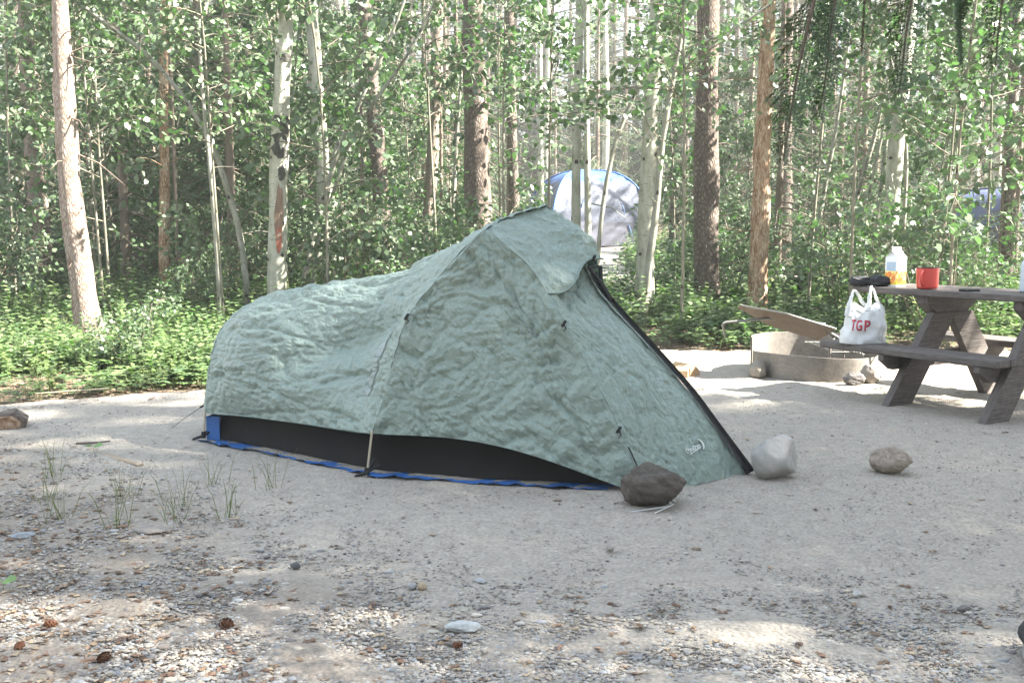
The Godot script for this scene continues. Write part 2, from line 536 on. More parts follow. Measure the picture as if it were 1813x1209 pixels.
func build_ground() -> void:
	relief = nz(77, 2.2, FastNoiseLite.TYPE_SIMPLEX_SMOOTH, 4)
	soil_patch = nz(78, 0.35, FastNoiseLite.TYPE_SIMPLEX_SMOOTH, 3)
	sheet("ground", axis_lines(-160.0, 160.0, -9.0, 9.0, 0.16, 12.0), axis_lines(-160.0, 60.0, -20.0, 0.0, 0.16, 12.0), 0, M.floor)
	sheet("campsite_pad", axis_lines(-14.0, 14.0, -3.6, 4.6, 0.05, 0.5), axis_lines(-10.5, 6.0, -8.5, -2.0, 0.05, 0.6), 1, M.sand)
	sheet("gravel_road", axis_lines(-4.0, 20.0, -1.5, 9.0, 0.2, 1.2), axis_lines(-30.0, -13.5, -29.0, -14.0, 0.2, 0.5), 2, M.sand)

# ------------------------------------------------------------------ stones
func rock_mesh(sd: int, size: Vector3, col: Color, rough := 0.18, facets := 6, sub := 26, m: Material = null) -> ArrayMesh:
	var f := nz(sd, 0.9, FastNoiseLite.TYPE_SIMPLEX_SMOOTH, 4)
	var r := RandomNumberGenerator.new()
	r.seed = sd
	var planes := []
	for k in facets:
		planes.append([Vector3(r.randfn(), r.randfn(), r.randfn()).normalized(), r.randf_range(0.66, 0.9)])
	var mb := MB.new()
	var P := []
	var nu: int = sub * 2 + 1
	for i in nu:
		for j in sub + 1:
			var a: float = TAU * i / (nu - 1)
			var b: float = PI * j / sub
			var d := Vector3(cos(a) * sin(b), cos(b), sin(a) * sin(b))
			var q: float = 1.0
			for pl in planes:
				var dd: float = d.dot(pl[0])
				if dd > 0.05:
					var lim: float = pl[1] / dd
					q = minf(q, lim)
			q *= 1.0 + f.get_noise_3dv(d * 1.3) * rough + f.get_noise_3dv(d * 4.0) * rough * 0.35 + f.get_noise_3dv(d * 11.0) * rough * 0.12
			P.append(Vector3(d.x * size.x, d.y * size.y, d.z * size.z) * q * 0.5)
	mb.grid(P, nu, sub + 1, col, true)
	for k in mb.v.size():
		var g: float = f.get_noise_3dv(mb.v[k] / size * 9.0) + f.get_noise_3dv(mb.v[k] / size * 26.0) * 0.6
		mb.c[k] = col.lerp(col * 0.55 if g < 0.0 else Color(minf(col.r * 1.5, 0.7), minf(col.g * 1.5, 0.7), minf(col.b * 1.48, 0.7)), clampf(absf(g) * minf(rough * 7.0, 1.5) - 0.05, 0, 1))
	return mb.mesh(m if m else M.stone)

func rock(called: String, sd: int, at: Vector3, size: Vector3, col: Color, label: String, turn := 0.0, rough := 0.18, facets := 6, sink := 0.08, group := "", category := "rock") -> Node:
	var o := part(called, rock_mesh(sd, size, col, rough, facets))
	var lowest := INF
	var me: ArrayMesh = o.mesh
	for p in (me.surface_get_arrays(0)[Mesh.ARRAY_VERTEX] as PackedVector3Array): lowest = minf(lowest, p.y)
	o.position = Vector3(at.x, surface_y(at.x, at.z) - lowest - size.y * sink, at.z)
	o.rotation.y = turn
	return tag(o, label, category, group)

# ------------------------------------------------------------------ the green tent
# local axes: x along the tent from its tail to its door, y up, z towards the near side
const TAIL := [Vector3(0, .158, .275), Vector3(0, .28, .262), Vector3(0, .40, .235), Vector3(0, .50, .19), Vector3(0, .58, .13), Vector3(0, .63, .066), Vector3(0, .648, 0)]
const RIB1 := [Vector3(.30, .174, .345), Vector3(.29, .31, .352), Vector3(.28, .45, .332), Vector3(.27, .575, .275), Vector3(.26, .68, .19), Vector3(.25, .742, .09), Vector3(.25, .765, 0)]
const RIB2 := [Vector3(.70, .184, .455), Vector3(.70, .33, .43), Vector3(.70, .46, .37), Vector3(.70, .59, .30), Vector3(.70, .71, .21), Vector3(.70, .80, .11), Vector3(.70, .845, 0)]
const RIB3 := [Vector3(1.0, .19, .555), Vector3(1.02, .35, .49), Vector3(1.04, .50, .405), Vector3(1.06, .64, .325), Vector3(1.08, .77, .235), Vector3(1.09, .87, .13), Vector3(1.10, .93, 0)]
const SEAM1 := [Vector3(1.177, .20, .62), Vector3(1.225, .40, .585), Vector3(1.262, .57, .545), Vector3(1.300, .725, .495), Vector3(1.43, .92, .405), Vector3(1.60, 1.115, .305), Vector3(1.66, 1.185, 0)]
const SEAM2 := [Vector3(2.414, .0, .51), Vector3(2.282, .27, .467), Vector3(2.145, .50, .43), Vector3(2.0, .735, .395), Vector3(1.83, .955, .345), Vector3(1.635, 1.125, .30), Vector3(1.80, 1.228, 0)]
const ZIP := [Vector3(2.775, .012, 0), Vector3(2.61, .225, 0), Vector3(2.44, .45, 0), Vector3(2.272, .675, 0), Vector3(2.10, .90, 0), Vector3(2.0, 1.09, 0), Vector3(1.81, 1.229, 0)]

func cr(P: Array, t: float) -> Vector3:
	var m: int = P.size() - 1
	var f: float = clampf(t, 0, 1) * m
	var i: int = mini(int(f), m - 1)
	var q: float = f - i
	var a: Vector3 = P[i - 1] if i > 0 else P[0] * 2.0 - P[1]
	var d: Vector3 = P[i + 2] if i + 2 <= m else P[m] * 2.0 - P[m - 1]
	return (P[i] as Vector3).cubic_interpolate(P[i + 1], a, d, q)

func arch(P: Array) -> Array:
	var out := P.duplicate()
	for k in range(P.size() - 2, -1, -1):
		out.append(Vector3(P[k].x, P[k].y, -P[k].z))
	return out

var cr1: FastNoiseLite
var cr2: FastNoiseLite
var cr3: FastNoiseLite

var folds := []

func make_folds() -> void:
	var r := RandomNumberGenerator.new()
	r.seed = 57
	for k in 17:
		var f: float = lerpf(4.5, 27.0, k / 16.0)
		folds.append([Vector3(r.randfn(), r.randfn() * 1.2, r.randfn()).normalized() * f, r.randf() * 9.0, 0.062 * pow(f, -0.78), rv(r) * 20.0])

func crumple(p: Vector3, a: Vector3) -> float:
	# straight sharp folds of many directions, each showing only in patches
	var q: Vector3 = p * a
	var w := Vector3(cr3.get_noise_3dv(q * 3.0), cr3.get_noise_3dv(q * 3.0 + Vector3(9, 3, 1)), cr3.get_noise_3dv(q * 3.0 + Vector3(-4, 7, 5))) * 0.035
	q += w
	var h: float = cr3.get_noise_3dv(q * 2.2) * 0.012
	for e in folds:
		var m: float = cr1.get_noise_3dv(q * 2.6 + e[3]) - 0.10
		if m > 0.0:
			var ph: float = q.dot(e[0]) + e[1] + cr2.get_noise_3dv(q * 4.0 + e[3]) * 0.5
			var t: float = absf(ph - floorf(ph) - 0.5) * 2.0
			h += (t * t * t * t * 0.75 + t * 0.25 - 0.3) * e[2] * minf(m * 4.5, 1.0)
	h += (1.0 - absf(cr2.get_noise_3dv(q * 24.0))) * 0.0045
	return h - 0.006

func cloth(called: String, P: Array, nu: int, nv: int, parent: Node, aniso: Vector3, amount: float, m: Material, rim_hold := true) -> MeshInstance3D:
	# normals of the smooth sheet carry the creases
	var flat := MB.new()
	flat.grid(P, nu, nv, WHITE)
	var Q := []
	for i in nu:
		for j in nv:
			var k: int = i * nv + j
			var hold: float = 1.0
			if rim_hold:
				hold = minf(1.0, minf(minf(i, nu - 1 - i) / 5.0, 1.0) * 0.7 + 0.3)
			Q.append(P[k] + flat.n[k] * crumple(P[k], aniso) * amount * hold)
	var mb := MB.new()
	mb.grid(Q, nu, nv, WHITE, false, Vector2(2, 2))
	return part(called, mb.mesh(m), parent)

func strip(mb: MB, pts: Array, side: Array, w: float, col := WHITE) -> void:
	for i in pts.size() - 1:
		var s0: Vector3 = (side[i] as Vector3).normalized() * w * 0.5
		var s1: Vector3 = (side[i + 1] as Vector3).normalized() * w * 0.5
		mb.quad(pts[i] - s0, pts[i] + s0, pts[i + 1] + s1, pts[i + 1] - s1, col)

func front_at(a: float, t: float, side: float) -> Vector3:
	# a: 0 at the seam, 1 at the zip; t: 0 at the ground, 1 at the top
	var p: Vector3 = cr(SEAM2, t).lerp(cr(ZIP, t), a)
	var bulge: float = sin(a * PI) * sin(clampf(t * 1.1, 0, 1) * PI) * 0.02
	p += Vector3(0.8, 0.5, 0.3) * bulge
	p.z *= side
	return p

func brim(a: float) -> float:
	return lerpf(0.575, 0.725, smoothstep(0.08, 0.95, a))

func build_tent() -> void:
	cr1 = nz(51, 1.0, FastNoiseLite.TYPE_SIMPLEX, 1)
	cr2 = nz(52, 1.0, FastNoiseLite.TYPE_SIMPLEX, 1)
	cr3 = nz(53, 1.0, FastNoiseLite.TYPE_SIMPLEX, 1)
	make_folds()
	var turn: float = -atan2(0.348, 0.937)
	var t := thing("hiking_tent", Vector3(-1.518, 0.012, -5.390), turn, "low sage green hiking tent with crumpled flysheet, pitched on the gravel pad", "tent")
	# tail, behind the rear hoop
	var P := []
	var ta := arch(TAIL)
	for i in 24:
		for j in 90:
			var q: Vector3 = cr(ta, j / 89.0)
			var f: float = i / 23.0
			var c := Vector3(-0.03, 0.16, 0)
			P.append(q.lerp(Vector3(c.x - 0.05 * sin(f * PI), lerpf(q.y, 0.16, f), q.z * (1.0 - 0.45 * f)), f))
	P.reverse()
	cloth("tail_panel", P, 24, 90, t, Vector3(1, 1, 1), 0.8, M.nylon)
	# body between the tail hoop and the tall hoop
	var A := [arch(TAIL), arch(RIB1), arch(RIB2), arch(RIB3), arch(SEAM1)]
	P = []
	var nu := 170
	var nv := 300
	for i in nu:
		for j in nv:
			var row := []
			for k in 5: row.append(cr(A[k], j / float(nv - 1)))
			var p: Vector3 = cr(row, i / float(nu - 1))
			# slack valley running back from the ring on the tall hoop
			var near: float = absf(p.z)
			var dv: float = p.y - lerpf(0.42, 0.74, clampf((p.x - 0.45) / 0.85, 0, 1))
			var sag: float = exp(-dv * dv / 0.006) * smoothstep(0.35, 0.95, p.x) * smoothstep(1.30, 1.15, p.x)
			p.z -= signf(p.z) * sag * 0.05 * clampf(near * 5.0, 0, 1)
			p.y -= sag * 0.03
			P.append(p)
	var body := cloth("rear_panel", P, nu, nv, t, Vector3(0.55, 1.25, 1.0), 1.0, M.nylon)
	# grey mended patch that follows the cloth
	var ba: Array = (body.mesh as ArrayMesh).surface_get_arrays(0)
	var pm := MB.new()
	for i in range(128, 156):
		for j in range(24, 74):
			var u: float = (i - 128) / 27.0
			var w: float = (j - 24) / 49.0
			var c0: float = lerpf(0.25, 0.72, w)
			if absf(u - c0) < lerpf(0.22, 0.10, w) and not (w < 0.5 and u < 0.12):
				var k4 := [i * nv + j, (i + 1) * nv + j, (i + 1) * nv + j + 1, i * nv + j + 1]
				var q4 := []
				for k in k4:
					var nn: Vector3 = ba[Mesh.ARRAY_NORMAL][k]
					q4.append(ba[Mesh.ARRAY_VERTEX][k] + nn * (0.004 if nn.z > 0 else -0.004))
				if ((q4[2] - q4[0]) as Vector3).cross(q4[1] - q4[0]).z > 0: pm.quad(q4[0], q4[1], q4[2], q4[3], WHITE)
				else: pm.quad(q4[3], q4[2], q4[1], q4[0], WHITE)
	if pm.v.size() > 0:
		part("mended_patch", pm.mesh(M.patch), body)
	# side panels between the two seams, over the top
	var s1 := arch(SEAM1)
	var s2 := arch(SEAM2)
	nu = 190
	nv = 190
	for side in [0, 1]:
		P = []
		for i in nu:
			for j in nv:
				var tt: float = j / float(nv - 1) * 0.5
				if side == 1: tt = 1.0 - tt
				var f: float = i / float(nu - 1)
				var p: Vector3 = cr(s1, tt).lerp(cr(s2, tt), f)
				var up: float = j / float(nv - 1)
				p.y += 0.085 * pow(sin(f * PI), 1.2) * (1.0 - f * 0.35) * pow(1.0 - up, 3.0)
				p.z += (-0.03 if side == 0 else 0.03) * sin(f * PI) * sin(up * PI)
				# long tension creases beside the front seam, and fanning from the ring
				var ph: float = f * 11.0 + cr3.get_noise_2d(up * 3.0, f * 2.0) * 0.9
				var tc: float = absf(ph - floorf(ph) - 0.5) * 2.0
				var tens: float = pow(tc, 3.0) * 0.013 * smoothstep(0.45, 0.85, f) * smoothstep(1.0, 0.8, f + 0.04) * smoothstep(0.05, 0.3, up) * smoothstep(0.95, 0.7, up)
				var ph2: float = up * 7.0 + f * 3.0 + cr3.get_noise_2d(up * 2.0 + 5.0, f * 3.0) * 0.8
				tens += pow(absf(ph2 - floorf(ph2) - 0.5) * 2.0, 3.0) * 0.012 * smoothstep(0.35, 0.05, f) * smoothstep(0.0, 0.05, f) * smoothstep(0.85, 0.5, up)
				p.z += (1.0 if side == 0 else -1.0) * tens
				P.append(p)
		if side == 1: P = flipped(P, nu, nv)
		var sp := cloth("side_panel", P, nu, nv, t, Vector3(0.9, 1.0, 1.1), 1.15, M.nylon)
	# door panels between the second seam and the zip, slightly sunk below the hood
	nu = 120
	nv = 200
	for side in [1.0, -1.0]:
		P = []
		for i in nu:
			for j in nv:
				var a: float = i / float(nu - 1)
				var tt: float = j / float(nv - 1) * (brim(a) + 0.045)
				var p: Vector3 = front_at(a, tt, side)
				var sunk: float = smoothstep(0.22, 0.66, tt) * smoothstep(0.0, 0.30, a)
				p -= Vector3(0.82, 0.5, 0.25 * side) * sunk * 0.075
				P.append(p)
		if side < 0: P = flipped(P, nu, nv)
		cloth("door_panel", P, nu, nv, t, Vector3(1.5, 0.65, 1.5), 0.62, M.nylon)
	# hood: a brim that stands clear of the door
	P = []
	nu = 161
	nv = 70
	for i in nu:
		for j in nv:
			var a: float = 1.0 - absf(i / float(nu - 1) * 2.0 - 1.0)
			var side: float = 1.0 if i < nu / 2.0 else -1.0
			var tt: float = lerpf(1.0, brim(a), j / float(nv - 1))
			var p: Vector3 = front_at(a, tt, side)
			var flare: float = pow(j / float(nv - 1), 1.6) * smoothstep(0.05, 0.4, a) * 0.016
			p += Vector3(0.85, 0.45, 0.22 * side * (1.0 - a)).normalized() * flare
			P.append(p)
	var hood := cloth("hood", P, nu, nv, t, Vector3(1.0, 1.0, 1.0), 0.6, M.nylon)
	# brim binding
	var mb := MB.new()
	var pts := []
	var rad := []
	for i in 41:
		pts.append(P[int(round(i / 40.0 * (nu - 1))) * nv + nv - 1]); rad.append(0.0045)
	mb.tube(pts, rad, 6, Color(0.75, 0.8, 0.8))
	part("brim_binding", mb.mesh(M.nylon), hood)
	# storm flap and zip down the front
	mb = MB.new()
	pts = []
	var sd := []
	var wide := []
	for i in 40:
		var tt: float = lerpf(0.0, 0.70, i / 39.0)
		var p: Vector3 = cr(ZIP, tt)
		var sunk: float = smoothstep(0.22, 0.66, tt)
		p += Vector3(0.8, 0.5, 0) * (0.012 - sunk * 0.072) + Vector3(0, 0, 0.010)
		pts.append(p)
	for i in 39:
		var w0: float = lerpf(0.050, 0.026, smoothstep(0.0, 0.35, i / 39.0)) + 0.012 * smoothstep(0.75, 1.0, i / 39.0)
		var w1: float = lerpf(0.050, 0.026, smoothstep(0.0, 0.35, (i + 1) / 39.0)) + 0.012 * smoothstep(0.75, 1.0, (i + 1) / 39.0)
		var s := Vector3(-0.25, 0.0, 1.0).normalized()
		mb.quad(pts[i] + s * w0 * 0.7, pts[i] - s * w0 * 0.3, pts[i + 1] - s * w1 * 0.3, pts[i + 1] + s * w1 * 0.7, WHITE)
		mb.quad(pts[i] - s * w0 * 0.3, pts[i] - s * w0 * 0.3 + Vector3(0.014, 0.008, 0), pts[i + 1] - s * w1 * 0.3 + Vector3(0.014, 0.008, 0), pts[i + 1] - s * w1 * 0.3, WHITE)
	part("zip_flap", mb.mesh(M.webbing), t)
	# vent strut under the hood: a loop of webbing
	mb = MB.new()
	var v0 := Vector3(2.03, 0.945, 0.085)
	var v1 := Vector3(2.065, 0.945, 0.0)
	var v2 := Vector3(2.075, 0.865, 0.022)
	for e in [[v0, v2, 0.010], [v1, v2, 0.010], [v0, v1, 0.006], [v2, Vector3(2.12, 0.79, 0.014), 0.014]]:
		mb.tube([e[0], e[1]], [e[2], e[2]], 6, WHITE)
	part("vent_strut", mb.mesh(M.webbing), hood)
	# toggles and the short dark zip by the near corner
	mb = MB.new()
	mb.tube([Vector3(2.33, 0.20, 0.492), Vector3(2.415, 0.045, 0.520)], [0.0035, 0.0035], 5, WHITE)
	part("corner_zip", mb.mesh(M.webbing), t)
	for q in [Vector3(2.02, 0.71, 0.43), Vector3(2.285, 0.27, 0.485), Vector3(1.30, 0.725, 0.512), Vector3(2.045, 0.985, 0.05)]:
		mb = MB.new()
		mb.box(q, Vector3(0.012, 0.034, 0.012), 0.003, WHITE, Basis(Vector3(0, 0, 1), -0.6))
		mb.tube([q, q + Vector3(0.012, -0.022, 0.008), q + Vector3(0.002, -0.034, 0.012)], [0.003, 0.003, 0.002], 5, WHITE)
		part("toggle", mb.mesh(M.webbing), t)
	# inner tent and groundsheet
	inner_tent(t)
	# hem binding on the near side
	mb = MB.new()
	pts = []; rad = []
	for i in 30:
		pts.append(cr([TAIL[0], RIB1[0], RIB2[0], RIB3[0], SEAM1[0]], i / 29.0)); rad.append(0.004)
	mb.tube(pts, rad, 5, Color(0.9, 0.95, 0.93))
	part("hem", mb.mesh(M.nylon), t)
	# pole ends below the hem
	for e in [[Vector3(1.18, 0.215, 0.632), Vector3(1.153, 0.01, 0.638)], [Vector3(-0.01, 0.17, 0.268), Vector3(-0.03, 0.02, 0.262)], [Vector3(1.18, 0.215, -0.632), Vector3(1.153, 0.01, -0.638)], [Vector3(-0.01, 0.17, -0.268), Vector3(-0.03, 0.02, -0.262)]]:
		mb = MB.new()
		mb.tube([e[0], e[1]], [0.0055, 0.0055], 8, WHITE)
		var pe := part("pole_end", mb.mesh(M.pole), t)
		mb = MB.new()
		var f: Vector3 = e[1]
		var sz: float = signf(f.z)
		mb.tube([f + Vector3(0.0, 0.035, 0), f + Vector3(0.002, 0.0, 0.004 * sz)], [0.011, 0.014], 8, WHITE)
		mb.tube([f + Vector3(0, 0.012, 0), f + Vector3(-0.045, -0.004, 0.035 * sz)], [0.010, 0.006], 5, WHITE)
		mb.tube([f + Vector3(0, 0.015, 0), f + Vector3(0.05, 0.045, -0.04 * sz)], [0.008, 0.005], 5, WHITE)
		mb.tube([f + Vector3(0, 0.015, 0), f + Vector3(0.02, 0.07, -0.05 * sz)], [0.007, 0.004], 5, WHITE)
		part("foot_strap", mb.mesh(M.webbing), t)
	# tail guy strap
	mb = MB.new()
	mb.tube([Vector3(-0.03, 0.24, 0.02), Vector3(-0.22, 0.135, 0.04)], [0.006, 0.006], 5, WHITE)
	mb.box(Vector3(-0.145, 0.178, 0.032), Vector3(0.085, 0.018, 0.012), 0.003, WHITE, Basis(Vector3(0, 0, 1), 0.52))
	mb.tube([Vector3(-0.22, 0.135, 0.04), Vector3(-0.42, 0.0, 0.06)], [0.0015, 0.0015], 4, WHITE)
	part("tail_guy", mb.mesh(M.webbing), t)
	# front guy to the pale boulder
	mb = MB.new()
	mb.tube([Vector3(2.76, 0.035, 0.0), Vector3(2.86, 0.03, -0.01)], [0.005, 0.004], 5, WHITE)
	mb.box(Vector3(2.755, 0.03, 0.01), Vector3(0.035, 0.045, 0.02), 0.004, WHITE, Basis(Vector3(0, 0, 1), 0.7))
	for k in 3:
		mb.tube([Vector3(2.735 - k * 0.012, 0.025, 0.02), Vector3(2.73 - k * 0.012, 0.0, 0.03)], [0.003, 0.003], 4, WHITE)
	part("front_guy", mb.mesh(M.webbing), t)
	# white printed lettering near the front corner
	logo(t)

func flipped(P: Array, nu: int, nv: int) -> Array:
	var out := []
	for i in range(nu - 1, -1, -1):
		for j in nv: out.append(P[i * nv + j])
	return out

func logo(t: Node3D) -> void:
	# a row of small rounded letters with a swoosh: not legible in the photograph beyond its shape
	var mb := MB.new()
	var o: Vector3 = front_at(0.52, 0.085, 1.0)
	var ex: Vector3 = (front_at(0.72, 0.10, 1.0) - o).normalized()
	var ey: Vector3 = (front_at(0.52, 0.2, 1.0) - o).normalized()
	var out: Vector3 = ex.cross(ey).normalized()
	if out.z < 0: out = -out
	var r := RandomNumberGenerator.new()
	r.seed = 4
	var x := 0.0
	for k in 6:
		var hgt: float = [0.020, 0.014, 0.014, 0.019, 0.014, 0.014][k]
		var w := 0.013
		var q: Vector3 = o + ex * x + out * 0.012
		var loop := []
		for i in 9:
			var an: float = TAU * i / 8.0 * (0.8 if k % 2 == 0 else 1.0) + k
			loop.append(q + ex * cos(an) * w * 0.5 + ey * (sin(an) * hgt * 0.5 + hgt * 0.5))
		var rr := []
		for i in 9: rr.append(0.0021)
		mb.tube(loop, rr, 4, WHITE)
		x += 0.016
	var sw := []
	var rs := []
	for i in 9:
		var an: float = lerpf(-1.3, 1.5, i / 8.0)
		sw.append(o + ex * (x + cos(an) * 0.018 - 0.004) + ey * (0.012 + sin(an) * 0.026) + out * 0.012); rs.append(0.0035 * sin(PI * (i + 0.5) / 9.0) + 0.0008)
	mb.tube(sw, rs, 4, WHITE)
	mb.tube([o + ex * 0.01 - ey * 0.008 + out * 0.012, o + ex * 0.085 - ey * 0.002 + out * 0.012], [0.0018, 0.0018], 4, WHITE)
	var g := part("printed_mark", mb.mesh(M.print_white), t)

func inner_tent(t: Node3D) -> void:
	# plan of the inner tent: distance along, half width
	var plan := [[0.04, 0.22], [0.35, 0.30], [0.75, 0.42], [1.15, 0.54], [1.55, 0.53], [1.95, 0.47], [2.25, 0.42]]
	var f := nz(61, 3.0, FastNoiseLite.TYPE_SIMPLEX_SMOOTH, 3)
	var mb := MB.new()
	var P := []
	# black walls
	for i in 60:
		var a: float = i / 59.0 * (plan.size() - 1)
		var k: int = mini(int(a), plan.size() - 2)
		var s: float = lerpf(plan[k][0], plan[k + 1][0], a - k)
		var w: float = lerpf(plan[k][1], plan[k + 1][1], a - k)
		var topy: float = lerpf(0.40, 0.62, clampf(s / 1.6, 0, 1)) if s < 1.65 else lerpf(0.62, 0.30, (s - 1.65) / 0.6)
		for j in 25:
			var b: float = PI * j / 24.0
			var cz: float = cos(b)
			var sy: float = sin(b)
			P.append(Vector3(s, 0.012 + pow(sy, 0.8) * topy * 0.82, w * signf(cz) * pow(absf(cz), 0.5) * (1.0 - 0.40 * sy) + f.get_noise_2d(s, j * 0.2) * 0.012))
	mb.grid(P, 60, 25, WHITE)
	var iw := part("inner_wall", mb.mesh(M.nylon_black), t)
	# end walls
	for e in [0, 59]:
		mb = MB.new()
		for j in 24:
			var a: Vector3 = P[e * 25 + j]
			var b: Vector3 = P[e * 25 + j + 1]
			mb.tri(a, b, Vector3(a.x, 0.012, 0), WHITE)
		part("end_wall", mb.mesh(M.nylon_black), t)
	# blue groundsheet with a slack edge
	mb = MB.new()
	P = []
	for i in 90:
		var a: float = i / 89.0 * (plan.size() - 1)
		var k: int = mini(int(a), plan.size() - 2)
		var s: float = lerpf(plan[k][0], plan[k + 1][0], a - k)
		var w: float = lerpf(plan[k][1], plan[k + 1][1], a - k)
		if i == 0: s -= 0.06
		for j in 31:
			var q: float = j / 30.0 * 2.0 - 1.0
			var rim: float = smoothstep(0.86, 1.0, absf(q))
			var ww: float = w + 0.115 + f.get_noise_2d(s * 2.0, signf(q)) * 0.022
			var y: float = 0.006 + rim * (0.014 + f.get_noise_2d(s * 4.0, q * 3.0) * 0.016) + absf(f.get_noise_2d(s * 5.0, q * 4.0)) * 0.006
			P.append(Vector3(s + f.get_noise_2d(q * 2.0, s) * 0.01, maxf(y, 0.004), ww * q))
	mb.grid(P, 90, 31, WHITE)
	# upturned blue tail wall
	var T := []
	for i in 13:
		for j in 5:
			var q: float = i / 12.0 * 2.0 - 1.0
			T.append(Vector3(-0.02 - 0.03 * (1.0 - q * q) + j * 0.002, 0.008 + j * 0.032, q * 0.25))
	mb.grid(T, 13, 5, WHITE)
	T = []
	for i in 5:
		for j in 5:
			T.append(Vector3(-0.02 + i * 0.018, 0.008 + j * 0.032, 0.25 - i * 0.004))
	mb.grid(T, 5, 5, WHITE)
	part("groundsheet", mb.mesh(M.groundsheet), t)

# ------------------------------------------------------------------ picnic table
# local axes: x along the planks towards the camera, z across to the far bench; origin on the ground below the near bench's outer edge
const TAX := Vector3(0.525, 0, 0.851)
const TPX := Vector3(0.851, 0, -0.525)

func table_point(along: float, across: float, y: float) -> Vector3:
	return TAX * along + TPX * across + Vector3(0, y, 0)

func slab(mb: MB, outline: Array, z0: float, z1: float, ch: float) -> void:
	# outline in the x (across), y plane, clockwise or not, pushed from z0 to z1 with a chamfer
	var n: int = outline.size()
	var c := Vector2.ZERO
	for p in outline: c += p
	c /= n
	var inn := []
	for p in outline: inn.append(p + (c - p).normalized() * ch * 1.3)
	for e in [[z0, 1], [z1, -1]]:
		for i in range(1, n - 1):
			var q := [inn[0], inn[i], inn[i + 1]]
			var a := Vector3(q[0].x, q[0].y, e[0])
			var b := Vector3(q[1].x, q[1].y, e[0])
			var d := Vector3(q[2].x, q[2].y, e[0])
			var nn: Vector3 = (d - a).cross(b - a)
			if nn.z * (e[0] - (z0 + z1) * 0.5) < 0: mb.tri(a, d, b, WHITE)
			else: mb.tri(a, b, d, WHITE)
	var sg: float = signf(z1 - z0)
	for i in n:
		var p: Vector2 = outline[i]
		var q: Vector2 = outline[(i + 1) % n]
		var pi: Vector2 = inn[i]
		var qi: Vector2 = inn[(i + 1) % n]
		var ln: float = (q - p).length()
		var rows := [[pi, qi, z0], [p, q, z0 + ch * sg], [p, q, z1 - ch * sg], [pi, qi, z1]]
		for k in 3:
			var a := Vector3(rows[k][0].x, rows[k][0].y, rows[k][2])
			var b := Vector3(rows[k][1].x, rows[k][1].y, rows[k][2])
			var d := Vector3(rows[k + 1][1].x, rows[k + 1][1].y, rows[k + 1][2])
			var e := Vector3(rows[k + 1][0].x, rows[k + 1][0].y, rows[k + 1][2])
			var nn: Vector3 = (d - a).cross(b - a)
			var out := Vector3((p.x + q.x) * 0.5 - c.x, (p.y + q.y) * 0.5 - c.y, 0)
			if nn.dot(out) < 0: mb.quad(e, d, b, a, WHITE, Vector2(0, 0.1), Vector2(ln, 0.1), Vector2(ln, 0), Vector2(0, 0))
			else: mb.quad(a, b, d, e, WHITE, Vector2(0, 0), Vector2(ln, 0), Vector2(ln, 0.1), Vector2(0, 0.1))

func table_piece(called: String, mb: MB, t: Node3D) -> Node:
	return part(called, mb.mesh(M.timber), t)

func build_table() -> void:
	# node axes: x = along, y = up, z = across (away from the camera)
	var t := thing("picnic_table", Vector3.ZERO, 0.0, "heavy dark brown timber picnic table with attached benches on splayed legs", "table")
	t.basis = Basis(TAX, Vector3.UP, -TPX)
	var A0 := -4.545
	var A1 := -3.27
	# z in node = -across
	for k in 4:
		var mb := MB.new()
		var w := 0.145
		var z: float = -(5.56 + 0.0725 + k * 0.152)
		mb.box(Vector3((A0 - 0.01 + A1 + 0.22) * 0.5, 0.729, z), Vector3(A1 - A0 + 0.23, 0.042, w), 0.006, Color(1, 1, 1).darkened(0.08 * (k % 2)))
		table_piece("tabletop_plank", mb, t)
	for b in [5.24, 6.30]:
		for k in 2:
			var mb := MB.new()
			mb.box(Vector3((A0 + A1) * 0.5, 0.368, -(b + 0.066 + k * 0.138)), Vector3(A1 - A0, 0.044, 0.131), 0.006, Color(1, 1, 1).darkened(0.06 * k))
			table_piece("bench_plank", mb, t)
	var mid := 5.86
	for fr in [-4.03, -3.37]:
		var bs := Basis(Vector3(0, 0, -1), Vector3.UP, Vector3(1, 0, 0))   # outline x -> across, extruded along the table
		# top beam
		for piece in ["top_beam", "seat_beam", "leg", "leg"]:
			pass
		var mb := MB.new()
		slab(mb, [Vector2(5.60, 0.706), Vector2(6.12, 0.706), Vector2(6.12, 0.66), Vector2(6.01, 0.585), Vector2(5.71, 0.585), Vector2(5.60, 0.66)], fr - 0.045, fr + 0.045, 0.006)
		turn_part(table_piece("top_beam", mb, t), bs)
		mb = MB.new()
		slab(mb, [Vector2(5.245, 0.345), Vector2(6.56, 0.345), Vector2(6.56, 0.31), Vector2(6.46, 0.245), Vector2(5.345, 0.245), Vector2(5.245, 0.31)], fr - 0.050, fr - 0.002, 0.006)
		turn_part(table_piece("seat_beam", mb, t), bs)
		for s in [-1.0, 1.0]:
			mb = MB.new()
			var foot: float = mid + s * 0.54
			var top: float = mid + s * 0.085
			var z0: float = fr + 0.001
			if s > 0: z0 = fr + 0.003
			slab(mb, [Vector2(foot - 0.12, -0.02), Vector2(foot + 0.12, -0.02), Vector2(top + 0.12, 0.60), Vector2(top - 0.12, 0.60)], z0, z0 + 0.052, 0.006)
			turn_part(table_piece("leg", mb, t), bs)
	# lower tie between the frames
	var mb2 := MB.new()
	mb2.box(Vector3(-3.69, 0.285, -5.86), Vector3(0.56, 0.06, 0.05), 0.005, WHITE)
	table_piece("tie_bar", mb2, t)

func turn_part(o: Node3D, b: Basis) -> void:
	o.basis = b

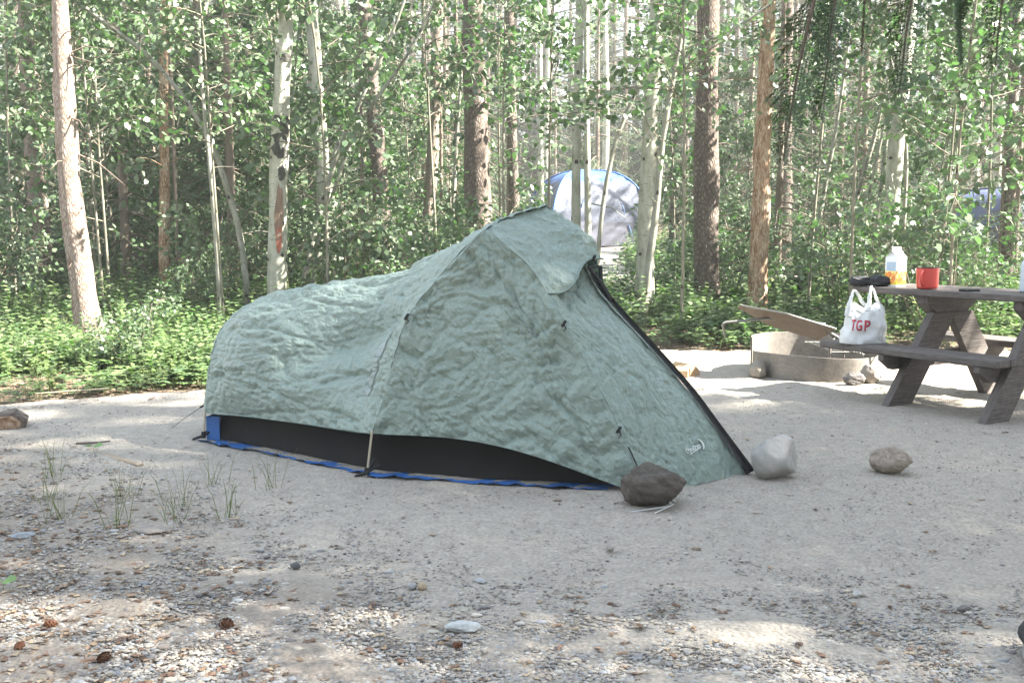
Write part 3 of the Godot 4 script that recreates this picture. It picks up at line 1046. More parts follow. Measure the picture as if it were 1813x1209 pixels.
# ------------------------------------------------------------------ things on the table
func lathe(mb: MB, prof: Array, sides: int, col: Color) -> void:
	var P := []
	for i in sides + 1:
		for j in prof.size():
			var an: float = TAU * i / sides
			P.append(Vector3(cos(an) * prof[j].x, prof[j].y, sin(an) * prof[j].x))
	mb.grid(P, sides + 1, prof.size(), col, true)

func build_table_things() -> void:
	var top := 0.751
	# red mug
	var p := table_point(-4.02, 5.63, top)
	var t := thing("enamel_mug", p, 0.0, "red enamel mug with a dark rim on the picnic table", "mug")
	var mb := MB.new()
	lathe(mb, [Vector2(0.0, 0.006), Vector2(0.056, 0.006), Vector2(0.066, 0.135), Vector2(0.068, 0.138), Vector2(0.070, 0.135), Vector2(0.066, 0.02), Vector2(0.060, 0.004), Vector2(0.0, 0.0)], 32, WHITE)
	part("cup", mb.mesh(M.enamel), t)
	mb = MB.new()
	var ring := []
	var rr := []
	for i in 33:
		ring.append(Vector3(cos(TAU * i / 32), 0, sin(TAU * i / 32)) * 0.0685 + Vector3(0, 0.138, 0)); rr.append(0.0028)
	mb.tube(ring, rr, 6, WHITE, 1, 1, false)
	part("rim", mb.mesh(M.enamel_dark), t)
	mb = MB.new()
	var hd := []
	rr = []
	var hdir := Vector3(-0.72, 0, 0.69)
	for i in 11:
		var an: float = lerpf(1.35, -1.35, i / 10.0)
		hd.append(hdir * (0.062 + cos(an) * 0.036) + Vector3(0, 0.072 + sin(an) * 0.048, 0)); rr.append(0.0075)
	mb.tube(hd, rr, 8, WHITE)
	part("handle", mb.mesh(M.enamel), t)
	# juice carton
	p = table_point(-4.33, 5.72, top)
	t = thing("juice_carton", p, 0.55, "tall juice carton printed with orange fruit and a white screw cap", "carton")
	var w := 0.052
	var h := 0.215
	mb = MB.new()
	for k in 4:
		var b := Basis(Vector3.UP, k * PI / 2)
		mb.quad(b * Vector3(-w, 0, w), b * Vector3(-w, h, w), b * Vector3(w, h, w), b * Vector3(w, 0, w), WHITE, Vector2(k * 0.5, 1), Vector2(k * 0.5, 0), Vector2(k * 0.5 + 0.5, 0), Vector2(k * 0.5 + 0.5, 1))
	mb.quad(Vector3(-w, 0, -w), Vector3(-w, 0, w), Vector3(w, 0, w), Vector3(w, 0, -w), WHITE)
	part("printed_box", mb.mesh(M.carton), t)
	mb = MB.new()
	var g := 0.265
	mb.quad(Vector3(-w, h, w), Vector3(-w, g, 0), Vector3(w, g, 0), Vector3(w, h, w), WHITE)
	mb.quad(Vector3(w, h, -w), Vector3(w, g, 0), Vector3(-w, g, 0), Vector3(-w, h, -w), WHITE)
	for s in [-1.0, 1.0]:
		var a := Vector3(w * s, h, w)
		var c := Vector3(w * s, h, -w)
		var e := Vector3(w * s * 0.45, g - 0.012, 0)
		mb.tri(a, e, Vector3(w * s, g, 0), WHITE)
		mb.tri(c, e, Vector3(w * s, g, 0), WHITE)
		mb.tri(a, c, e, WHITE)
	mb.box(Vector3(0, g + 0.011, 0), Vector3(w * 2, 0.024, 0.004), 0.001, WHITE)
	var gb := part("gable_top", mb.mesh(M.paper_white), t)
	mb = MB.new()
	var cb := Basis(Vector3.RIGHT, 0.75)
	lathe(mb, [Vector2(0, 0.024), Vector2(0.016, 0.024), Vector2(0.0175, 0.021), Vector2(0.0175, 0.0), Vector2(0, 0)], 20, WHITE)
	var cap := part("screw_cap", mb.mesh(M.paper_white), t)
	cap.transform = Transform3D(cb, Vector3(0, (h + g) * 0.5, w * 0.5))
	# dark cloth bundle
	p = table_point(-4.46, 5.63, top)
	t = thing("cloth_bundle", p, -0.35, "dark grey crumpled glove-like cloth bundle at the table corner beside the carton", "cloth")
	for k in 2:
		mb = MB.new()
		var f := nz(90 + k, 1.0, FastNoiseLite.TYPE_SIMPLEX_SMOOTH, 4)
		var P := []
		for i in 41:
			for j in 21:
				var a: float = TAU * i / 40
				var b: float = PI * j / 20
				var d := Vector3(cos(a) * sin(b), cos(b), sin(a) * sin(b))
				var s: float = 1.0 + f.get_noise_3dv(d * 1.6) * 0.35 + absf(f.get_noise_3dv(d * 4.5)) * 0.25
				var q: Vector3 = Vector3(d.x * (0.075 if k == 0 else 0.085), d.y * (0.034 if k == 0 else 0.042), d.z * 0.055) * s
				q.y = maxf(q.y + 0.030, 0.001)
				P.append(q + Vector3(-0.062 if k == 0 else 0.058, 0, 0.01 * k))
		mb.grid(P, 41, 21, WHITE, true)
		part("fold", mb.mesh(M.dark_cloth), t)
	# flat black case
	p = table_point(-3.74, 5.66, top)
	t = thing("phone", p, 0.25, "flat black phone lying on the tabletop between mug and water jug", "phone")
	mb = MB.new()
	mb.box(Vector3(0, 0.007, 0), Vector3(0.115, 0.013, 0.06), 0.004, WHITE)
	part("case", mb.mesh(M.black_plastic), t)
	mb = MB.new()
	mb.box(Vector3(0, 0.0142, 0), Vector3(0.10, 0.001, 0.05), 0.0003, WHITE)
	part("screen", mb.mesh(M.black_plastic), t)
	# water jug cut by the frame's edge
	p = table_point(-3.46, 5.86, top)
	t = thing("water_jug", p, 0.0, "pale blue translucent plastic water jug at the right edge of the table", "jug")
	mb = MB.new()
	lathe(mb, [Vector2(0, 0.002), Vector2(0.06, 0.002), Vector2(0.068, 0.012), Vector2(0.068, 0.16), Vector2(0.062, 0.185), Vector2(0.035, 0.215), Vector2(0.022, 0.225), Vector2(0.022, 0.245), Vector2(0, 0.245)], 28, WHITE)
	part("bottle", mb.mesh(M.jug_plastic), t)
	mb = MB.new()
	lathe(mb, [Vector2(0, 0.262), Vector2(0.024, 0.262), Vector2(0.026, 0.258), Vector2(0.026, 0.236), Vector2(0, 0.236)], 20, WHITE)
	part("cap", mb.mesh(M.paper_white), t)
	build_bag()

func carton_image() -> Image:
	var im := Image.create(256, 256, false, Image.FORMAT_RGB8)
	im.fill(Color(0.90, 0.91, 0.92))
	var f := nz(95, 0.03, FastNoiseLite.TYPE_SIMPLEX_SMOOTH, 3)
	for y in 256:
		for x in 256:
			var c := Color(0.90, 0.91, 0.92)
			var u: int = x % 128
			if y > 40 and y < 118 and u > 14 and u < 112: c = Color(0.66, 0.74, 0.82)
			if y >= 118:
				c = Color(0.93, 0.80, 0.28) if y > 200 else Color(0.95, 0.87, 0.55)
			im.set_pixel(x, y, c)
	var r := RandomNumberGenerator.new()
	r.seed = 9
	for k in 22:   # fruit halves
		var cx: int = r.randi_range(0, 255)
		var cy: int = r.randi_range(130, 215)
		var rd: float = r.randf_range(12, 24)
		var col: Color = [Color(0.93, 0.48, 0.15), Color(0.86, 0.30, 0.13), Color(0.96, 0.66, 0.25)][k % 3]
		for yy in range(-24, 25):
			for xx in range(-24, 25):
				var d: float = Vector2(xx, yy * 1.15).length()
				if d < rd:
					im.set_pixel(posmod(cx + xx, 256), clampi(cy + yy, 0, 255), col.lerp(Color(0.98, 0.80, 0.45), clampf(1.0 - d / rd, 0, 0.6)))
	for k in 4:   # lines of print
		im.fill_rect(Rect2i(26, 56 + k * 14, 70 - k * 9, 5), Color(0.42, 0.50, 0.60))
	im.fill_rect(Rect2i(0, 238, 256, 18), Color(0.88, 0.88, 0.86))
	return im

# ------------------------------------------------------------------ carrier bag
func bag_point(a: float, y: float) -> Vector3:
	# a: angle round, front is a = 0 towards +z
	var f: float = y / 0.20
	var wx: float = lerpf(0.155, 0.125, f) * (1.0 - 0.12 * pow(1.0 - f, 6.0))
	var wz: float = lerpf(0.095, 0.050, f) * (1.0 - 0.15 * pow(1.0 - f, 6.0))
	var sx: float = sin(a)
	var cz: float = cos(a)
	var p := Vector3(wx * signf(sx) * pow(absf(sx), 0.75), y, wz * signf(cz) * pow(absf(cz), 0.8))
	var nn: float = cr1.get_noise_3dv(p * 7.0) * 0.012 + absf(cr2.get_noise_3dv(p * Vector3(16, 9, 16))) * 0.012
	return p * Vector3(1, 1, 1) + Vector3(sx, 0, cz) * nn + Vector3(0.02 * f, 0, 0)

func on_bag(q: Vector3, lo: Vector3, hi: Vector3) -> Vector3:
	var fx: float = (q.x - lo.x) / (hi.x - lo.x)
	var fy: float = (q.y - lo.y) / (hi.y - lo.y)
	var a: float = lerpf(-1.05, -0.05, fx)
	var y: float = lerpf(0.085, 0.150, fy) - fx * 0.006
	return bag_point(a, y) + Vector3(sin(a), 0, cos(a)) * (0.0015 + 0.003 * (1.0 if q.z > 0 else 0.0))

func build_bag() -> void:
	var t := thing("carrier_bag", table_point(-4.30, 5.375, 0.392), 0.30, "white plastic carrier bag with red TGP lettering on the near bench", "bag")
	var mb := MB.new()
	var P := []
	for i in 73:
		for j in 31:
			P.append(bag_point(TAU * i / 72, maxf(0.20 * j / 30.0, 0.001)))
	mb.grid(P, 73, 31, WHITE, true)
	# gathered top between the handles
	P = []
	for i in 73:
		for j in 9:
			var a: float = TAU * i / 72
			var q: Vector3 = bag_point(a, 0.20)
			var f: float = j / 8.0
			var lift: float = 0.05 * absf(sin(a)) * (1.0 - f) * f * 4.0
			P.append(Vector3(q.x * (1.0 - f * 0.75), q.y + lift - 0.012 * f + cr2.get_noise_2d(a * 3.0, f * 4.0) * 0.008, q.z * (1.0 - f)))
	mb.grid(P, 73, 9, WHITE, true)
	part("body", mb.mesh(M.bag_plastic), t)
	for hs in [[[Vector3(-0.125, 0.17, 0.01), Vector3(-0.118, 0.235, 0.015), Vector3(-0.098, 0.298, 0.01), Vector3(-0.075, 0.322, 0.0), Vector3(-0.050, 0.305, -0.005), Vector3(-0.018, 0.262, -0.01), Vector3(0.022, 0.215, -0.005), Vector3(0.02, 0.18, 0.0)], 0.030],
			[[Vector3(0.005, 0.18, 0.02), Vector3(0.018, 0.25, 0.02), Vector3(0.030, 0.315, 0.012), Vector3(0.048, 0.345, 0.0), Vector3(0.066, 0.32, -0.004), Vector3(0.092, 0.265, -0.004), Vector3(0.122, 0.205, 0.0), Vector3(0.135, 0.16, 0.0)], 0.030]]:
		mb = MB.new()
		P = []
		var n := 36
		for i in n + 1:
			var tt: float = i / float(n)
			var c: Vector3 = cr(hs[0], tt)
			var d: Vector3 = (cr(hs[0], minf(tt + 0.02, 1)) - cr(hs[0], maxf(tt - 0.02, 0))).normalized()
			var s: Vector3 = d.cross(Vector3(0, 0, 1)).normalized()
			var wd: float = hs[1] * (0.38 + 0.95 * pow(absf(tt - 0.5) * 2.0, 2.2))
			for j in 13:
				var an: float = TAU * j / 12
				var q: Vector3 = c + s * cos(an) * wd * 0.5 + Vector3(0, 0, 1) * sin(an) * (0.007 + 0.014 * pow(absf(tt - 0.5) * 2.0, 2.0))
				q += s * cr1.get_noise_3dv(q * 30.0) * 0.005
				P.append(q)
		mb.grid(P, n + 1, 13, WHITE)
		part("handle", mb.mesh(M.bag_plastic), t)
	# lettering, bent onto the plastic
	var tm := TextMesh.new()
	tm.text = "TGP"
	var fo := SystemFont.new()
	fo.font_names = PackedStringArray(["Droid Sans"])
	fo.font_weight = 700
	tm.font = fo
	tm.font_size = 40
	tm.pixel_size = 0.0022
	tm.depth = 0.02
	tm.curve_step = 1.0
	var st := SurfaceTool.new()
	st.create_from(tm, 0)
	var arr: Array = st.commit_to_arrays()
	var vv: PackedVector3Array = arr[Mesh.ARRAY_VERTEX]
	var ix: PackedInt32Array = arr[Mesh.ARRAY_INDEX]
	var lo := Vector3(INF, INF, INF)
	var hi := -lo
	for q in vv:
		lo = lo.min(q); hi = hi.max(q)
	mb = MB.new()
	if ix.is_empty():
		for k in range(0, vv.size(), 3): mb.tri(on_bag(vv[k], lo, hi), on_bag(vv[k + 1], lo, hi), on_bag(vv[k + 2], lo, hi), WHITE)
	else:
		for k in range(0, ix.size(), 3): mb.tri(on_bag(vv[ix[k]], lo, hi), on_bag(vv[ix[k + 1]], lo, hi), on_bag(vv[ix[k + 2]], lo, hi), WHITE)
	part("lettering", mb.mesh(M.print_red), t)

# ------------------------------------------------------------------ fire ring
func build_fire_ring() -> void:
	var t := thing("fire_ring", Vector3(2.36, 0.012, -7.66), 0.0, "rusty steel campfire ring with a raised hinged grill plate", "fire ring")
	var R := 0.475
	# wall: low in front, high at the back; two half shells with thickness
	for half in [0, 1]:
		var mb := MB.new()
		var a0: float = -0.03 * PI if half == 0 else 0.97 * PI
		var a1: float = 0.97 * PI if half == 0 else 1.97 * PI
		var hgt: float = 0.185 if half == 0 else 0.285
		var P := []
		for i in 61:
			var a: float = lerpf(a0, a1, i / 60.0) + PI * 0.05
			var dent: float = 1.0 + 0.008 * sin(a * 5.0) + 0.006 * sin(a * 11.0)
			var tp: float = hgt - (0.012 * sin(a * 2.0) if half == 0 else 0.0)
			for q in [Vector2(R, -0.02), Vector2(R, tp - 0.002), Vector2(R - 0.003, tp), Vector2(R - 0.006, tp - 0.002), Vector2(R - 0.008, -0.02)]:
				var rr: float = (q.x + (0.0 if half == 0 else 0.012)) * dent
				P.append(Vector3(cos(a) * rr, q.y, sin(a) * rr))
		mb.grid(P, 61, 5, WHITE)
		part("front_wall" if half == 0 else "back_wall", mb.mesh(M.ring_steel), t)
	# ash bed
	var mb2 := MB.new()
	var P2 := []
	for i in 33:
		for j in 10:
			var a: float = TAU * i / 32
			var r: float = R * 0.985 * j / 9.0
			P2.append(Vector3(cos(a) * r, 0.03 + cr1.get_noise_2d(cos(a) * r * 9.0, sin(a) * r * 9.0) * 0.02 * (1.0 - j / 9.0), sin(a) * r))
	mb2.grid(P2, 33, 10, Color(0.30, 0.29, 0.28), true)
	part("ash", mb2.mesh(M.stone), t)
	# raised plate, sloping down to the right towards its hinge
	var a0 := Vector3(-0.66, 0.52, 0.12)
	var mb := MB.new()
	P2 = []
	for i in 21:
		for j in 9:
			var f: float = i / 20.0
			var g: float = j / 8.0
			var taper: float = lerpf(0.25, 1.0, smoothstep(0.0, 0.45, f))
			P2.append(Vector3(lerpf(-0.60, 0.06, f), lerpf(0.53, 0.33, f) + (g - 0.6) * 0.13 * taper, lerpf(-0.05, -0.05 + 0.42 * taper, g) - 0.05 * f))
	mb.grid(P2, 21, 9, WHITE)
	var plate := part("grill_plate", mb.mesh(M.plate_steel), t)
	# flat bar edge of the plate
	mb = MB.new()
	var pts := []
	var rad := []
	for i in 21:
		pts.append(P2[i * 9 + 8] + Vector3(0, 0.004, 0)); rad.append(0.008)
	mb.tube(pts, rad, 6, WHITE)
	part("plate_edge", mb.mesh(M.rod_steel), plate)
	mb = MB.new()
	mb.tube([Vector3(-0.74, 0.40, 0.10), Vector3(-0.72, 0.415, 0.10), Vector3(-0.40, 0.445, 0.10), Vector3(0.05, 0.40, 0.10)], [0.011, 0.011, 0.011, 0.011], 8, WHITE)
	mb.tube([Vector3(-0.74, 0.40, 0.10), Vector3(-0.715, 0.30, 0.09)], [0.010, 0.009], 8, WHITE)
	part("lift_bar", mb.mesh(M.rod_steel), t)
	# bracket of bent rod and the coil handles
	mb = MB.new()
	pts = [Vector3(0.08, 0.33, 0.30), Vector3(0.035, 0.30, 0.32), Vector3(0.02, 0.26, 0.32), Vector3(0.02, 0.13, 0.32), Vector3(0.05, 0.105, 0.32), Vector3(0.12, 0.11, 0.32), Vector3(0.125, 0.26, 0.32), Vector3(0.10, 0.31, 0.32), Vector3(0.03, 0.35, 0.30)]
	rad = []
	for k in pts.size(): rad.append(0.011)
	mb.tube(pts, rad, 8, WHITE)
	part("bracket", mb.mesh(M.ring_steel), t)
	mb = MB.new()
	mb.tube([Vector3(0.0, 0.36, 0.28), Vector3(0.14, 0.245, 0.34)], [0.008, 0.008], 6, WHITE)
	pts = []; rad = []
	for i in 49:
		var f: float = i / 48.0
		var c: Vector3 = Vector3(0.13, 0.25, 0.34).lerp(Vector3(0.26, 0.19, 0.38), f)
		pts.append(c + Vector3(0, cos(f * 44.0), sin(f * 44.0)) * 0.014); rad.append(0.0035)
	mb.tube(pts, rad, 5, WHITE)
	part("coil_handle", mb.mesh(M.rod_steel), t)
	mb = MB.new()
	for k in 9:
		var x: float = 0.05 + k * 0.045
		mb.tube([Vector3(x, 0.215, -0.32), Vector3(x, 0.215, 0.36)], [0.006, 0.006], 6, WHITE)
	mb.tube([Vector3(0.02, 0.215, 0.36), Vector3(0.44, 0.215, 0.36)], [0.008, 0.008], 6, WHITE)
	mb.tube([Vector3(0.02, 0.215, -0.32), Vector3(0.44, 0.215, -0.32)], [0.008, 0.008], 6, WHITE)
	part("grate", mb.mesh(M.rod_steel), t)

# ------------------------------------------------------------------ vegetation
var leafcols := [Color(0.105, 0.160, 0.085), Color(0.12, 0.175, 0.095), Color(0.09, 0.138, 0.075), Color(0.135, 0.185, 0.115), Color(0.11, 0.155, 0.10)]
var needlecols := [Color(0.045, 0.085, 0.035), Color(0.055, 0.10, 0.042), Color(0.038, 0.07, 0.032), Color(0.065, 0.105, 0.05)]
var R := {}

func rv(r: RandomNumberGenerator) -> Vector3:
	return Vector3(r.randf_range(-1, 1), r.randf_range(-1, 1), r.randf_range(-1, 1))

func twig_leaves(l: MB, r: RandomNumberGenerator, pts: Array, count: int, size: float, f0: float) -> void:
	for k in count:
		var f: float = lerpf(f0, 1.0, r.randf()) * (pts.size() - 1)
		var i: int = mini(int(f), pts.size() - 2)
		var p: Vector3 = (pts[i] as Vector3).lerp(pts[i + 1], f - i)
		var d: Vector3 = (rv(r) + (pts[i + 1] - pts[i]).normalized() * 0.5).normalized()
		p += d * r.randf_range(0.015, 0.06)
		var up: Vector3 = (rv(r) * 0.75 + Vector3(0.15, 0.75, 0.1)).normalized()
		var ld: Vector3 = (d + Vector3(0, -0.35, 0)).normalized()
		var s: float = size * r.randf_range(0.7, 1.25)
		l.leaf(p, ld, up, s, s * r.randf_range(0.33, 0.42), leafcols[r.randi() % leafcols.size()])

func grow(w: MB, l: MB, r: RandomNumberGenerator, p: Vector3, d: Vector3, ln: float, rad: float, level: int, levels: int, leaves: int, size: float, up: float, col: Color) -> void:
	var pts := [p]
	var rr := [rad]
	var n := 4
	var cur := d
	for i in n:
		cur = (cur + rv(r) * 0.22 + Vector3.UP * up).normalized()
		p += cur * ln / n
		pts.append(p)
		rr.append(rad * lerpf(1.0, 0.35, (i + 1.0) / n))
	w.tube(pts, rr, 5 if level == 0 else 3, col, 1.0, 1.5, false)
	if level >= levels:
		twig_leaves(l, r, pts, leaves, size, 0.1)
		return
	var kids: int = r.randi_range(4, 6)
	for k in kids:
		var f: float = lerpf(0.3, 1.0, (k + r.randf()) / kids) * n
		var i: int = mini(int(f), n - 1)
		var q: Vector3 = (pts[i] as Vector3).lerp(pts[i + 1], f - i)
		var side: Vector3 = rv(r)
		side = (side - cur * side.dot(cur)).normalized()
		grow(w, l, r, q, (cur * 0.6 + side * 0.9).normalized(), ln * r.randf_range(0.38, 0.6), rad * 0.45, level + 1, levels, leaves, size, up * 0.5, col)
	twig_leaves(l, r, pts, leaves / 2, size, 0.5)

func shrub_meshes(sd: int, stems: int, ht: float, levels: int, leaves: int, size: float) -> Array:
	var r := RandomNumberGenerator.new()
	r.seed = sd
	var w := MB.new()
	var l := MB.new()
	for k in stems:
		var a: float = TAU * (k + r.randf()) / stems
		grow(w, l, r, Vector3(cos(a), 0, sin(a)) * 0.06, Vector3(cos(a) * 0.45, 1.0, sin(a) * 0.45).normalized(), ht * r.randf_range(0.6, 1.0), 0.012, 0, levels, leaves, size, 0.06, Color(0.6, 0.52, 0.45))
	return [w.mesh(M.bark_young), l.mesh(M.leaf)]

func sapling_meshes(sd: int, ht: float, from: float, leaves: int, size: float) -> Array:
	# a slender leader with leafy side branches
	var r := RandomNumberGenerator.new()
	r.seed = sd
	var w := MB.new()
	var l := MB.new()
	var pts := []
	var rr := []
	var lean := Vector3(r.randf_range(-0.1, 0.1), 0, r.randf_range(-0.1, 0.1))
	for i in 9:
		var f: float = i / 8.0
		pts.append(Vector3(0, f * ht - 0.05, 0) + lean * f * f * ht + Vector3(sin(f * 5.0 + sd), 0, cos(f * 4.0 + sd)) * 0.05 * ht * 0.3 * f)
		rr.append(lerpf(0.018, 0.005, f))
	w.tube(pts, rr, 6, Color(0.72, 0.68, 0.62), 1.0, 1.0, false)
	var nb: int = int(ht * 5.0)
	for k in nb:
		var f: float = lerpf(from / ht, 1.0, (k + r.randf()) / nb)
		var q: Vector3 = cr(pts, f)
		var a: float = r.randf() * TAU
		grow(w, l, r, q, Vector3(cos(a), r.randf_range(0.2, 0.8), sin(a)).normalized(), lerpf(1.1, 0.4, f) * r.randf_range(0.6, 1.1), 0.009, 1, 2, leaves, size, 0.0, Color(0.6, 0.54, 0.48))
	return [w.mesh(M.bark_young), l.mesh(M.leaf)]

func bough(l: MB, w: MB, r: RandomNumberGenerator, p: Vector3, d: Vector3, ln: float, sc: float, droop: float, dense: float, weeping := false) -> void:
	# a spruce bough: a drooping stem with flat sprays of needles on both sides
	var n := 6
	var pts := [p]
	var rr := [0.012 * ln + 0.003 if not weeping else 0.012]
	var cur := d
	for i in n:
		cur = (cur + Vector3(0, -droop * lerpf(1.0, -0.6, i / float(n)), 0) * 0.3 + rv(r) * 0.06).normalized()
		p += cur * ln / n
		pts.append(p)
		rr.append(rr[0] * lerpf(1.0, 0.2, (i + 1.0) / n))
	w.tube(pts, rr, 3, Color(0.13, 0.105, 0.085), 1, 1, false)
	var side0: Vector3 = cur.cross(Vector3.UP).normalized()
	var tw: int = int(ln / (0.055 * sc) * dense)
	for k in tw:
		var f: float = lerpf(0.12 if not weeping else 0.3, 1.0, (k + r.randf()) / tw)
		var q: Vector3 = cr(pts, f)
		var fwd: Vector3 = (cr(pts, minf(f + 0.05, 1.0)) - cr(pts, maxf(f - 0.05, 0.0))).normalized()
		for s in [-1.0, 1.0]:
			var tl: float = ln * lerpf(0.34, 0.07, f) * r.randf_range(0.6, 1.15)
			var td: Vector3 = (fwd * 0.75 + side0 * s * 0.9 + Vector3(0, -0.25 * droop - r.randf() * 0.25, 0)).normalized()
			if weeping:
				td = (fwd * 0.35 + side0 * s * 0.35 + Vector3(0, -1.0, 0) + rv(r) * 0.2).normalized()
				tl = r.randf_range(0.12, 0.42)
			var col: Color = needlecols[r.randi() % needlecols.size()]
			var m: int = maxi(2, int(tl / (0.05 * sc)))
			var nl: float = 0.042 * sc
			var tsd: Vector3 = (td.cross(Vector3.UP) + rv(r) * 0.3).normalized()
			for j in m:
				var b: Vector3 = q + td * tl * j / m
				for e in [-1.0, 1.0]:
					var nd: Vector3 = (td * 0.8 + tsd * e * 0.75 + Vector3(0, r.randf_range(-0.3, 0.25), 0)).normalized() * nl * r.randf_range(0.7, 1.2)
					var wv: Vector3 = td * 0.011 * sc
					l.tri(b - wv, b + nd, b + wv, col)
			# leading tip
			l.tri(q + td * tl * 0.9 - tsd * 0.008 * sc, q + td * (tl + nl), q + td * tl * 0.9 + tsd * 0.008 * sc, col)

func spruce_meshes(sd: int, y0: float, y1: float, rmax: float, sc: float, dense: float) -> Array:
	var r := RandomNumberGenerator.new()
	r.seed = sd
	var w := MB.new()
	var l := MB.new()
	w.tube([Vector3(0, -0.2, 0), Vector3(0, y1 * 0.5, 0), Vector3(0, y1 + 0.2, 0)], [0.085 if y0 < 1.0 else 0.03, 0.05 if y0 < 1.0 else 0.02, 0.008], 7, Color(0.17, 0.135, 0.11), 1, 1, false)
	var y: float = y0
	while y < y1:
		var f: float = (y - y0) / (y1 - y0)
		var n: int = r.randi_range(4, 6)
		var a0: float = r.randf() * TAU
		for k in n:
			var a: float = a0 + TAU * k / n + r.randf_range(-0.35, 0.35)
			var ln: float = (rmax * pow(1.0 - f, 0.75) + 0.12) * r.randf_range(0.6, 1.1)
			if r.randf() < 0.12: continue
			bough(l, w, r, Vector3(0, y + r.randf_range(-0.1, 0.1), 0), Vector3(cos(a), lerpf(-0.05, 0.5, f), sin(a)).normalized(), ln, sc, lerpf(0.9, 0.3, f), dense)
		y += lerpf(0.26, 0.34, f) * sc
	return [w.mesh(M.twig), l.mesh(M.needle)]

func canopy_meshes(sd: int, y0: float, y1: float, rad: float, count: int, size: float) -> Array:
	# an airy broadleaf crown on thin limbs
	var r := RandomNumberGenerator.new()
	r.seed = sd
	var w := MB.new()
	var l := MB.new()
	var limbs := 22
	w.tube([Vector3(0, y0 - 0.3, 0), Vector3(0, y1, 0)], [0.03, 0.012], 5, WHITE, 1, 1, false)
	for k in limbs:
		var f: float = (k + r.randf()) / limbs
		var y: float = lerpf(y0, y1, f * 0.9)
		var a: float = r.randf() * TAU
		var ln: float = rad * (0.5 + 0.8 * sin(clampf(f * 1.1 + 0.1, 0, 1) * PI)) * r.randf_range(0.6, 1.1)
		var d := Vector3(cos(a), r.randf_range(0.3, 0.9), sin(a)).normalized()
		var p := Vector3(0, y, 0)
		var pts := [p]
		var rr := [0.02]
		for i in 4:
			d = (d + rv(r) * 0.2).normalized()
			p += d * ln / 4
			pts.append(p); rr.append(lerpf(0.02, 0.005, (i + 1) / 4.0))
		w.tube(pts, rr, 4, WHITE, 1, 1, false)
		for c in 6:
			var q: Vector3 = cr(pts, r.randf_range(0.3, 1.0)) + rv(r) * ln * 0.22
			for j in count / limbs / 6:
				var b: Vector3 = q + rv(r) * 0.3
				var s: float = size * r.randf_range(0.7, 1.2)
				l.leaf(b, (rv(r) + Vector3(0, -0.3, 0)).normalized(), (rv(r) * 0.8 + Vector3(0, 0.6, 0)).normalized(), s, s * 0.4, leafcols[r.randi() % leafcols.size()])
	return [w.mesh(M.bark_aspen), l.mesh(M.leaf)]

func trunk_mesh(pts: Array, rad: Array, m: Material, sd: int, snags: int, sides := 14, mb: MB = null) -> ArrayMesh:
	var r := RandomNumberGenerator.new()
	r.seed = sd
	if mb == null: mb = MB.new()
	var first: int = mb.v.size()
	var P := []
	var Q := []
	for i in 25:
		var f: float = i / 24.0
		P.append(cr(pts, f)); Q.append(lerpf(rad[0], rad[1], f) * (1.0 + (0.35 * pow(1.0 - f * 12.0, 2.0) if f < 0.083 else 0.0)))
	mb.tube(P, Q, sides, WHITE, maxf(1.0, round(rad[0] * TAU / 0.45)), 0.9, false)
	# uneven bark outline
	var f := nz(sd, 5.0, FastNoiseLite.TYPE_SIMPLEX_SMOOTH, 2)
	for k in range(first, mb.v.size()):
		mb.v[k] += mb.n[k] * f.get_noise_3dv(mb.v[k] * Vector3(1.6, 0.5, 1.6)) * rad[0] * 0.22
	for k in snags:
		var q: Vector3 = cr(pts, r.randf_range(0.06, 0.55))
		var a: float = r.randf() * TAU
		var ln: float = r.randf_range(0.15, 0.75)
		var d := Vector3(cos(a), r.randf_range(-0.35, 0.3), sin(a)).normalized()
		var e: Vector3 = q + d * ln * 0.5 + rv(r) * 0.04
		var g: Vector3 = e + (d + Vector3(0, -0.25, 0) + rv(r) * 0.3).normalized() * ln * 0.5
		mb.tube([q, e, g], [0.010, 0.006, 0.002], 4, Color(0.7, 0.68, 0.64), 1, 1, false)
	return mb.mesh(m)

func make_plants() -> void:
	R.shrub = []
	for k in 4: R.shrub.append(shrub_meshes(200 + k, 5, 1.25, 2, 7, 0.062))
	R.low = []
	for k in 3: R.low.append(shrub_meshes(240 + k, 6, 0.6, 1, 12, 0.062))
	R.sap = []
	for k in 5: R.sap.append(sapling_meshes(220 + k, 4.6, 0.8, 11, 0.080))
	R.high = []
	for k in 3: R.high.append(sapling_meshes(230 + k, 5.2, 2.1, 9, 0.078))
	R.spruce = []
	for k in 3: R.spruce.append(spruce_meshes(260 + k, 0.5, 6.5, 1.5, 1.15, 0.9))
	R.tall = []
	for k in 2: R.tall.append(spruce_meshes(270 + k, 7.6, 13.5, 0.8, 1.8, 0.5))
	R.shade = []
	for k in 2: R.shade.append(spruce_meshes(275 + k, 4.6, 13.5, 2.0, 1.9, 1.0))
	R.crown = []
	for k in 3: R.crown.append(canopy_meshes(280 + k, 6.8, 12.0, 1.3, 800, 0.085))

